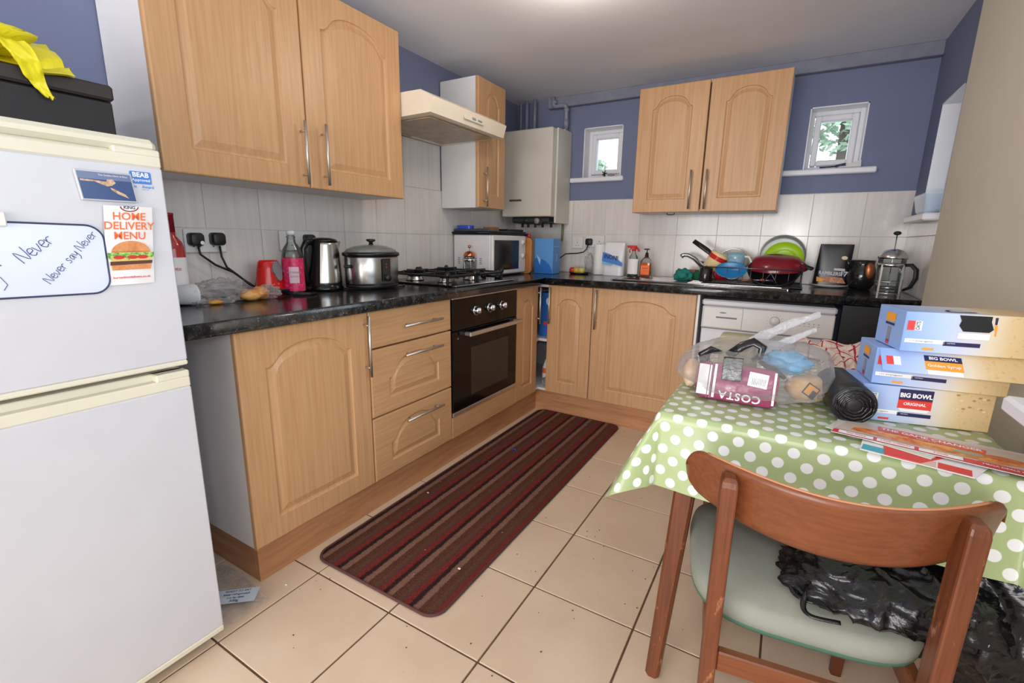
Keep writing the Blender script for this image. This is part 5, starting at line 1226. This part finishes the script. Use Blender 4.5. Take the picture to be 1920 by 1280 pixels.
solo('bread_roll', MB().ell((1.995, -.43, TB+.036), (.048, .05, .034), 22, 12, disp=.1, seed=2), food_mat('golden_bread', [(.35, (206, 160, 100)), (.65, (236, 206, 160))], 10), 'golden wrapped roll at the right end inside the clear bag', 'bread')
Fs = frame((2.002, -.484, TB+.045), (.80, .1, -.5), (.45, .30, .8)); b = MB(); rect(b, Fs, 0, 0, .030, .030, 1, .001); rect(b, Fs, 0, 0, .024, .024, 0, .0015); rect(b, Fs, .008, -.006, .012, .020, 1, .002)
solo('price_sticker', b, [amber_ink, black_ink], 'orange and black price sticker on the golden roll', 'sticker')
solo('pale_tub', MB().rings([ringrect(1.775, 1.875, -.36, -.26, .02, z) for z in (TB+.002, TB+.125, TB+.130)]), plain('pale_khaki', (196, 190, 150), .5), 'pale khaki cardboard tub at the back inside the clear bag', 'tub')
b = MB(); crumple(b, (1.945, -.42, TB+.095), (.055, .04, .028), 34, 20, .25, 2.4, 9); solo('blue_packet', b, plain('light_blue_film', (110, 188, 236), .22, bump=.4, bscale=30), 'crumpled light blue packet in the upper part of the clear bag', 'packet')
t3 = thing('black_carrier', 'knotted black plastic bag pieces showing in the clear bag', 'bag', (1.83, -.50, TB+.09))
b = MB()
Fb = frame((1.832, -.560, TB+.084), (1, .1, 0), (0, .25, 1)); b.box(-.022, .022, -.022, .035, .0, .004, .002, M=Fb)
b.tube([(1.815, -.515, .865), (1.845, -.505, .893), (1.868, -.50, .905), (1.89, -.50, .893), (1.885, -.505, .870), (1.87, -.51, .860)], [.012, .012, .012, .015, .014, .008], 10, flat=.6)
part('knot', b, black_bag_m, t3, True)
b = MB(); b.tube([(1.765, -.515, .835), (1.760, -.520, .862), (1.775, -.515, .876), (1.80, -.505, .870)], [.014, .018, .014, .006], 10, flat=.6); b.tube([(1.765, -.52, .84), (1.785, -.525, .826), (1.80, -.525, .832)], [.014, .018, .010], 10, flat=.6)
part('knot', b, black_bag_m, t3, True)
part('loose_end', MB().tube([(1.885, -.515, .862), (1.92, -.525, .846), (1.945, -.532, .832)], [.006, .009, .005], 10, flat=.5), black_bag_m, t3, True)
# roll of black bin bags
t = thing('bin_bag_roll', 'thick roll of black bin bags beside the clear bag', 'bin bags', (2.06, -.45, TB))
A0, A1 = Vector((2.082, -.548, TB+.044)), Vector((2.055, -.365, TB+.044)); b = MB()
ax = (A1-A0).normalized(); up = Vector((0, 0, 1)); sd = ax.cross(up).normalized()
def ringr(c, r, seed): return [tuple(c + sd*(r*math.cos(2*PI*i/36)*(1+.03*noise.noise(Vector((math.cos(2*PI*i/36)*2, math.sin(2*PI*i/36)*2, seed))))) + up*(r*math.sin(2*PI*i/36))) for i in range(36)]
b.rings([ringr(A0, .041, 1), ringr(A0+ax*.004, .0435, 1)] + [ringr(A0.lerp(A1, k), .0435, 1+k) for k in (.25, .5, .75, .96)] + [ringr(A1, .038, 2)])
part('roll', b, plain('matt_black_film', (30, 30, 33), .38, bump=.3, bscale=60), t, True)
b = MB()
for r in (.016, .023, .030, .037): b.tube([tuple(A0 - ax*.001 + sd*(r*math.cos(2*PI*i/30)*(1+.05*math.sin(i*1.7+r*300))) + up*(r*math.sin(2*PI*i/30)*(1+.04*math.sin(i*2.3)))) for i in range(31)], .0026, 6)
part('rolled_layers', b, black_bag_m, t, True)
# tea towel
def tw(u, v):
    x = 1.93+.28*u; y = .10+.24*v - .03*u; z = TB + .030*abs(noise.noise(Vector((u*4, v*4, 2))))*2 + .035*math.sin(PI*min(1, max(0, v)))*(.4+.6*u) + .003
    return (x+.01*noise.noise(Vector((u*5, v*5, 8))), y, z)
b = MB(); b.grid(tw, 50, 40, uvfn=lambda u, v: (u*.36, v*.34)); solo('tea_towel', b, towel_m, 'rumpled white tea towel with red checks behind the clear bag', 'towel')
def tw2(u, v):
    x = 2.045+.10*u; y = -.16+.22*v; z = TB+.002+.040*abs(noise.noise(Vector((u*3, v*4, 5))))+.02*v
    return (x, y, z)
b = MB(); b.grid(tw2, 24, 30, uvfn=lambda u, v: (u*.15+.02, v*.28)); solo('tea_towel', b, towel_m, 'folded end of checked towel right behind the black bin bag roll', 'towel')
# cereal boxes
def cereal_box(loc, rz, lab, W_, D_, H_, flav, extra):
    t = thing('cereal_box', lab, 'box', loc, rz, None)
    part('carton', MB().box(0, W_, 0, D_, 0, H_, .001), oats_m, t)
    F = frame((0, -.0004, 0), (1, 0, 0), (0, 0, 1), (0, -1, 0)); S = frame((-.0004, D_, 0), (0, -1, 0), (0, 0, 1), (-1, 0, 0))
    b = MB(); rect(b, F, W_*.165, H_*.28, W_*.29, H_*.10, 0); rect(b, F, .024, H_*.66, .013, .020, 0, .0006)
    rect(b, F, .012+.0, H_*.66, .014, .020, 1, .0006); rect(b, F, W_*.43, H_*.25, W_*.26, H_*.10, 2)
    rect(b, F, W_*.20, H_*.09, W_*.085, H_*.055, 3 if flav != 'ORIGINAL' else 1)
    part('print', b, [white_ink, red_ink, navy_ink, amber_ink], t)
    b = MB(); rect(b, S, D_*.5, H_*.76, D_*.34, H_*.22, 0); rect(b, S, D_*.5, H_*.58, D_*.34, H_*.06, 1); rect(b, S, D_*.5, H_*.30, D_*.12, H_*.40, 2); rect(b, S, D_*.5, H_*.10, D_*.12, H_*.12, 3)
    part('side_print', b, [amber_ink, navy_ink, grey_ink, red_ink], t)
    b = MB(); text_mb(b, 'OATS', .010, shift(F, .024, H_*.66, .001, PI/2), 0, bold=.02, sx=.7); text_mb(b, '1 2 3  serving suggestion', .0042, shift(F, W_*.14, H_*.28, .001), 0); part('lettering', b, navy_ink, t)
    b = MB(); text_mb(b, 'nutrition', .004, shift(F, W_*.355, H_*.27, .0012), 0); part('lettering', b, white_ink, t)
    extra(t, F, W_, D_, H_); return t
def ex_bottom(t, F, W_, D_, H_):
    b = MB(); rect(b, F, W_*.42, H_*.80, W_*.26, H_*.30, 0, .0008); rect(b, F, W_*.42, H_*.545, W_*.26, H_*.26, 1, .0008); poly(b, F, [(W_*.30, H_*.42), (W_*.54, H_*.42), (W_*.52, H_*.34), (W_*.32, H_*.34)], 2, .0008); part('title_panel', b, [navy_ink, red_ink, white_ink], t)
    b = MB(); text_mb(b, 'BIG BOWL', .0135, shift(F, W_*.42, H_*.78, .0014), bold=.04, sx=.92); text_mb(b, 'ORIGINAL', .0090, shift(F, W_*.42, H_*.55, .0014), bold=.02); part('lettering', b, white_ink, t)
    b = MB()
    rr = random.Random(4)
    for i in range(14): x, y = W_*rr.uniform(.66, .97), H_*rr.uniform(.5, .95); oval(b, F, x, y, .0035, .0022, i % 2, .0008, 8)
    part('oat_flakes', b, [plain('oat_light', (226, 204, 160), .6), plain('oat_dark', (176, 136, 84), .6)], t)
def ex_mid(t, F, W_, D_, H_):
    G2 = frame((.004, -.044, H_*.50), (1, 0, 0), (0, .72, .69)); b = MB(); b.box(0, W_+.010, 0, H_*.72, 0, .0008, M=G2); 
    fl = part('front_flap', b, oats_m, t)
    F3 = shift(G2, 0, 0, .0012); b = MB(); rect(b, F3, W_*.46, H_*.28, W_*.27, H_*.26, 0, .0); rect(b, F3, W_*.46, H_*.50, W_*.27, H_*.18, 1, .0); rect(b, F3, W_*.46, H_*.07, W_*.25, H_*.12, 2, 0); rect(b, F3, .028, H_*.34, .012, .022, 2, 0); rect(b, F3, .015, H_*.34, .012, .022, 3, 0)
    part('print', b, [amber_ink, navy_ink, white_ink, red_ink], fl)
    b = MB(); text_mb(b, 'BIG BOWL', .010, shift(F3, W_*.46, H_*.50, .0006), bold=.03); text_mb(b, 'Golden Syrup', .010, shift(F3, W_*.46, H_*.28, .0006), bold=.01); part('lettering', b, white_ink, fl)
def ex_top(t, F, W_, D_, H_):
    b = MB(); poly(b, F, [(W_*.375, H_*.97), (W_*.60, H_*.97), (W_*.60, H_*.84), (W_*.625, H_*.66), (W_*.60, H_*.58), (W_*.42, H_*.58), (W_*.385, H_*.72), (W_*.395, H_*.84)], 0, .0008)
    poly(b, F, [(W_*.62, H_*.95), (W_*.64, H_*.95), (W_*.64, H_*.78), (W_*.625, H_*.78)], 1, .0008); poly(b, F, [(W_*.625, H_*.77), (W_*.645, H_*.77), (W_*.65, H_*.5), (W_*.64, H_*.5)], 2, .0008)
    rect(b, F, W_*.50, H_*.47, W_*.22, H_*.14, 3, .0008)
    part('torn_opening', b, [black_matt, navy_ink, amber_ink, white_ink], t)
    T = frame((0, 0, H_+.0004), (1, 0, 0), (0, 1, 0)); b = MB(); oval(b, T, W_*.44, D_*.18, .026, .034, 0, .0006, 20, 0, PI); oval(b, T, W_*.44, D_*.18, .020, .026, 1, .0010, 20, 0, PI); part('top_print', b, [navy_ink, plain('pale_ink')], t)
cereal_box((2.099, -.493, TB), R_(12), 'bottom cereal box of the three, marked with big navy and red name panel', .238, .13, .084, 'ORIGINAL', ex_bottom)
cereal_box((2.112, -.486, TB+.086), R_(7), 'middle cereal box of the three, with its front flap hanging open', .232, .13, .082, 'GOLDEN', ex_mid)
cereal_box((2.146, -.512, TB+.170), R_(13), 'top cereal box of the three, front torn open with dark hole', .240, .125, .085, 'GOLDEN', ex_top)
# leaflets
def leaflet(name, lab, corners, z, mats, deco):
    t = thing(name, lab, 'leaflet', (corners[0][0], corners[0][1], z))
    b = MB(); b.add([(x, y, z) for x, y in corners]+[(x, y, z+.0012) for x, y in corners], [(3, 2, 1, 0), (4, 5, 6, 7), (0, 1, 5, 4), (1, 2, 6, 5), (2, 3, 7, 6), (3, 0, 4, 7)])
    part('paper', b, mats, t, True); c0 = Vector(corners[0]); ex = (Vector(corners[1])-c0); F = frame((c0.x, c0.y, z+.0013), (ex.x, ex.y, 0), (-ex.y, ex.x, 0)); deco(t, F, ex.length)
pizza = food_mat('pizza_print', [(.30, (186, 70, 40)), (.48, (222, 130, 60)), (.62, (232, 176, 96)), (.75, (150, 150, 70))], 55)
def deco_low(t, F, L):
    b = MB(); rect(b, F, L*.15, .02, .045, .03, 0); rect(b, F, L*.5, .018, .060, .03, 1); rect(b, F, L*.84, .018, .045, .03, 2); part('print', b, [plain('teal_ink', (70, 170, 184), .4), plain('coupon_pink', (226, 190, 180), .4), red_ink], t, True)
leaflet('leaflet', 'leaflet with teal corner, lowest under the pizza leaflets', ((2.082, -.700), (2.24, -.735), (2.30, -.62), (2.10, -.60)), TB+.0005, paper_white, deco_low)
leaflet('leaflet', 'red edged leaflet just peeping out below the pizza leaflet', ((2.12, -.706), (2.17, -.716), (2.27, -.60), (2.13, -.60)), TB+.0022, red_ink, lambda *a: None)
def deco_mid(t, F, L):
    b = MB(); text_mb(b, 'NEED', .014, shift(F, .035, .006, .001), bold=.03); part('lettering', b, plain('dark_green_ink', (40, 70, 56), .5), t, True)
leaflet('leaflet', 'green lettered pale leaflet edge at the left of the pizza leaflet', ((2.030, -.612), (2.19, -.690), (2.25, -.58), (2.06, -.545)), TB+.0040, plain('pale_green_paper', (214, 222, 204), .4), deco_mid)
def deco_top(t, F, L):
    b = MB(); poly(b, F, [(.001, .001), (L-.001, .001), (L-.001, .023), (.003, .023)], 6, .0006); poly(b, F, [(L*.70, .001), (L-.001, .001), (L-.001, .026), (L*.70, .026)], 6, .0008)
    poly(b, F, [(.004, .026), (L-.002, .022), (L-.002, .115), (.02, .100)], 0, .0005)
    poly(b, F, [(.03, .040), (.10, .032), (.25, .030), (.29, .045), (.27, .066), (.18, .070), (.08, .074), (.035, .060)], 1, .0010)
    for (x, y, rx, ry) in ((.21, .052, .022, .010), ): oval(b, F, x, y, rx, ry, 2, .0014)
    oval(b, F, .262, .062, .030, .012, 3, .0012)
    poly(b, F, [(.075, .072), (.235, .066), (.238, .092), (.072, .100)], 4, .0016)
    rect(b, F, L*.13, .012, .058, .017, 5, .001); rect(b, F, L*.33, .012, .058, .017, 5, .001); rect(b, F, L*.54, .012, .062, .017, 5, .001)
    part('picture', b, [plain('tan_print', (206, 188, 172), .3), pizza, plain('dip_print', (150, 160, 140), .3), food_mat('wing_print', [(.4, (190, 90, 44)), (.6, (214, 130, 70))], 60), plain('coral_ink', (222, 84, 76), .35), white_ink, plain('leaflet_red', (214, 62, 72), .3)], t, True)
    b = MB(); text_mb(b, 'THE GAME CHANGER', .0170, shift(F, .155, .084, .0020, -.03), bold=.03, sx=.92); text_mb(b, 'TASTE IT', .008, shift(F, .15, .071, .0020)); part('lettering', b, white_ink, t, True)
    b = MB()
    for i, x in enumerate((.13, .33, .54)): text_mb(b, ('ANY PIZZA', '2 FOR TUESDAY', '3 SIDES')[i], .0065, shift(F, L*x, .012, .0016), bold=.02)
    part('lettering', b, red_ink, t, True)
    b = MB(); text_mb(b, 'MEGA DEALS ONLINE', .010, shift(F, L*.84, .012, .0016), bold=.02, sx=.8); part('lettering', b, white_ink, t, True)
leaflet('leaflet', 'large red pizza leaflet lettered THE GAME CHANGER on top of the leaflets', ((2.038, -.640), (2.350, -.700), (2.372, -.575), (2.062, -.520)), TB+.0060, plain('leaflet_paper', (214, 206, 200), .3), deco_top)

# ================================================================ CHAIR
t = thing('chair', 'teak chair with curved back panel and pale green padded seat', 'chair', (2.03, -.812, 0), R_(8))
# back panel: arc in plan, rounded ends
def arc_y(x): return -.118*(1-(x/.237)**2)
def back(u, side, v):
    x = .241*math.sin((u-.5)*PI); e = abs(x)/.241
    hh_ = .0555-.013*e**4
    if e > .88: hh_ *= math.sqrt(max(0, 1-((e-.88)/.12)**2))
    z = .6935+.014*e**2+(v-.5)*2*(hh_+.0006); y = arc_y(x)
    n = Vector((2*.118*x/.237**2*-1, 1, 0)).normalized()
    r = min(1, (1-abs(v-.5)*2)*8+.35)*min(1, (1-e)*14+.35)
    p = Vector((x, y, z)) + n*(side*.0065*r) + Vector((0, .010*(v-.5)*-2, 0))
    return tuple(p)
b = MB(); b.grid(lambda u, v: back(u, -1, v), 60, 14); b.grid(lambda u, v: back(1-u, 1, v), 60, 14)
n1 = 61*15
def stitch():
    fs = []
    for i in range(60):
        for j in (0, 14):
            a, c = i*15+j, (i+1)*15+j; a2, c2 = n1+(60-i)*15+j, n1+(59-i)*15+j
            fs.append((a, a2, c2, c) if j == 0 else (a, c, c2, a2))
    for j in range(14):
        for i in (0, 60):
            a, c = i*15+j, i*15+j+1; a2, c2 = n1+(60-i)*15+j, n1+(60-i)*15+j+1
            fs.append((a, c, c2, a2) if i == 0 else (a, a2, c2, c))
    return fs
fs = stitch(); b.f += fs; b.m += [0]*len(fs); b.sm += [True]*len(fs)
part('backrest', b, teak, t)
eb = MB(); eb.tube([tuple(Vector((x, arc_y(x), .6935+.014*(abs(x)/.241)**2+.0555-.013*(abs(x)/.241)**4)) + Vector((0, -.008, 0))) for x in [-.205+.41*i/40 for i in range(41)]], .0030, 8); part('ply_edge', eb, plain('light_ply_edge', (188, 128, 88), .5), t)
def post(x0, x1, y_top, y_seat, y_bot, ztop, hw_=.0140, hd=.021):
    R = []
    for z, y, k in ((0, y_bot, .8), (.20, y_bot*.6+y_seat*.4, .92), (.40, y_seat, 1), (.55, y_seat*.5+y_top*.5, 1), (ztop-.016, y_top, 1), (ztop-.006, y_top, .9), (ztop, y_top, .6)):
        x = x1 + (x0-x1)*z/ztop; w_, d_ = hw_*k, hd*k
        R.append([(x+px, y+py, z) for px, py in rrect(2*w_, 2*d_, .004*k, 2)])
    return MB().rings(R, 0, False, True)
part('rear_leg', post(-.168, -.165, -.090, -.086, -.105, .742), teak_v, t)
part('rear_leg', post(.168, .165, -.090, -.086, -.105, .742), teak_v, t)
for s_ in (-1, 1):
    part('front_leg', MB().rings([[((.188 if s_ > 0 else -.128)+px*k, .362+.02*(1-z/.4)+py*k, z) for px, py in rrect(.034, .034, .008, 3)] for z, k in ((0, .75), (.2, .9), (.405, 1))]), teak_v, t)
    part('side_rail', MB().box(s_*.168-.010, s_*.168+.010, -.07, .35, .355, .402, .003), teak, t)
part('front_rail', MB().box(-.155, .155, .352, .372, .355, .402, .003), teak, t)
part('rear_stretcher', MB().box(-.153, .153, -.102, -.082, .343, .386, .003), teak, t)
def so(k, z, y0=-.045, y1=.385):
    pts = []
    for i in range(48):
        a = 2*PI*i/48; cx_, sx_ = math.cos(a), math.sin(a); x = .222*math.copysign(abs(cx_)**.55, cx_); y = (y0+y1)/2+(y1-y0)/2*math.copysign(abs(sx_)**.55, sx_)
        x *= 1-.06*(1-(y-y0)/(y1-y0))
        pts.append((x*k, (y-(y0+y1)/2)*k+(y0+y1)/2, z))
    return pts
seat_m = plain('sage_upholstery', (148, 151, 138), .9, var=.06, vscale=14, bump=.4, bscale=500)
st_ = part('seat_pad', MB().rings([so(.955, .403), so(.99, .410), so(1.0, .425), so(.985, .442), so(.93, .452), so(.6, .460), so(.05, .463)]), seat_m, t)
part('seat_underside', MB().rings([so(.95, .394), so(.985, .402), so(.992, .410)]), plain('green_webbing', (74, 110, 88), .9), st_)
# black bin bag lying on the seat
b = MB()
def sheet(c, r, seed, lo=None, fold=1.0):
    """a loose bag: smooth lens shape with a few long sharp creases"""
    def fn(u, v):
        th = PI*(v*.996+.002); ph = 2*PI*u; d = Vector((math.sin(th)*math.cos(ph), math.sin(th)*math.sin(ph), -math.cos(th)))
        k = 1 + .22*noise.noise(d*1.3+Vector((seed, 2, 5)))
        cr = sum(a*(1-min(1, abs(noise.noise(Vector((d.x*f*1.6, d.y*f, d.z*f*.7))+Vector((seed*2.3, f, 1))))*5)) for a, f in ((.16, 1.5), (.09, 2.9), (.045, 5.3)))
        k += cr*fold*.8
        p = Vector((c[0]+r[0]*d.x*k, c[1]+r[1]*d.y*k, c[2]+r[2]*d.z*k*1.1))
        if lo is not None and p.z < lo: p.z = lo
        p.x = min(p.x, 2.414)
        return tuple(p)
    b.grid(fn, 90, 54)
sheet((2.135, -.735, .490), (.135, .100, .048), 2, .465)
sheet((2.345, -.640, .470), (.150, .130, .120), 6)
sheet((2.240, -.700, .500), (.110, .100, .060), 9, .460)
tb_ = thing('bin_bag', 'loose crumpled black bin bag lying over the chair seat and off its right side', 'bag', (2.25, -.68, .466))
part('bag', b, black_bag_m, tb_, True)
def smooth(P, k=6):
    P = [Vector(p) for p in P]; Q = []
    for i in range(len(P)-1):
        a, bb, c_, d_ = P[max(i-1, 0)], P[i], P[i+1], P[min(i+2, len(P)-1)]
        for j in range(k):
            u = j/k; Q.append(.5*((2*bb)+(c_-a)*u+(2*a-5*bb+4*c_-d_)*u*u+(3*bb-a-3*c_+d_)*u**3))
    return Q+[P[-1]]
b = MB(); b.tube(smooth([(2.07, -.75, .50), (2.02, -.745, .505), (2.000, -.765, .480), (2.010, -.800, .468), (2.045, -.808, .470), (2.08, -.80, .475)]), .0055, 8, flat=.5)
b.tube(smooth([(2.08, -.79, .488), (2.035, -.805, .492), (2.022, -.830, .472), (2.035, -.848, .467), (2.08, -.846, .472)]), .0055, 8, flat=.5)
part('tie_handle', b, black_bag_m, tb_, True)

# ================================================================ OUTSIDE THE WINDOWS
rr = random.Random(9)
def tree(lab, c, r, h, n, seed):
    rr = random.Random(seed); t = thing('tree', lab, 'tree', (c[0], c[1], -.5))
    part('trunk', MB().tube([(c[0], c[1], -.5), (c[0]+.05, c[1], h*.5), (c[0], c[1]+.05, h)], [.12, .09, .04], 8), plain('bark', (80, 66, 54), .9), t, True)
    b = MB()
    for _ in range(n):
        d = Vector((rr.gauss(0, 1), rr.gauss(0, 1), rr.gauss(0, 1))).normalized()*rr.random()**.4
        p = Vector((c[0]+d.x*r[0], c[1]+d.y*r[1], h+d.z*r[2])); a, q = rr.uniform(0, 6.28), rr.uniform(-1, 1); s_ = rr.uniform(.03, .06)
        u = Vector((math.cos(a), math.sin(a), q)).normalized()*s_; v = u.orthogonal().normalized()*s_*.55
        b.add([p-u, p+v, p+u, p-v], [(0, 1, 2, 3)])
    o = part('foliage', b, food_mat('leaf_green_%d' % seed, [(.3, (130, 160, 132)), (.6, (176, 200, 170))], 3), t, True); o['kind'] = 'stuff'
tree('leafy green tree seen through the right back window', (2.25, 4.6, 0), (1.0, .5, .52), 2.62, 2400, 1)
tree('pale green bush seen at the corner of the left back window', (-.62, 4.6, 0), (.30, .3, .30), 1.98, 700, 2)
struct('ground', MB().box(-14, 16, 1.80, 30, -.62, -.5), plain('pale_ground', (150, 152, 140), .9, var=.1))
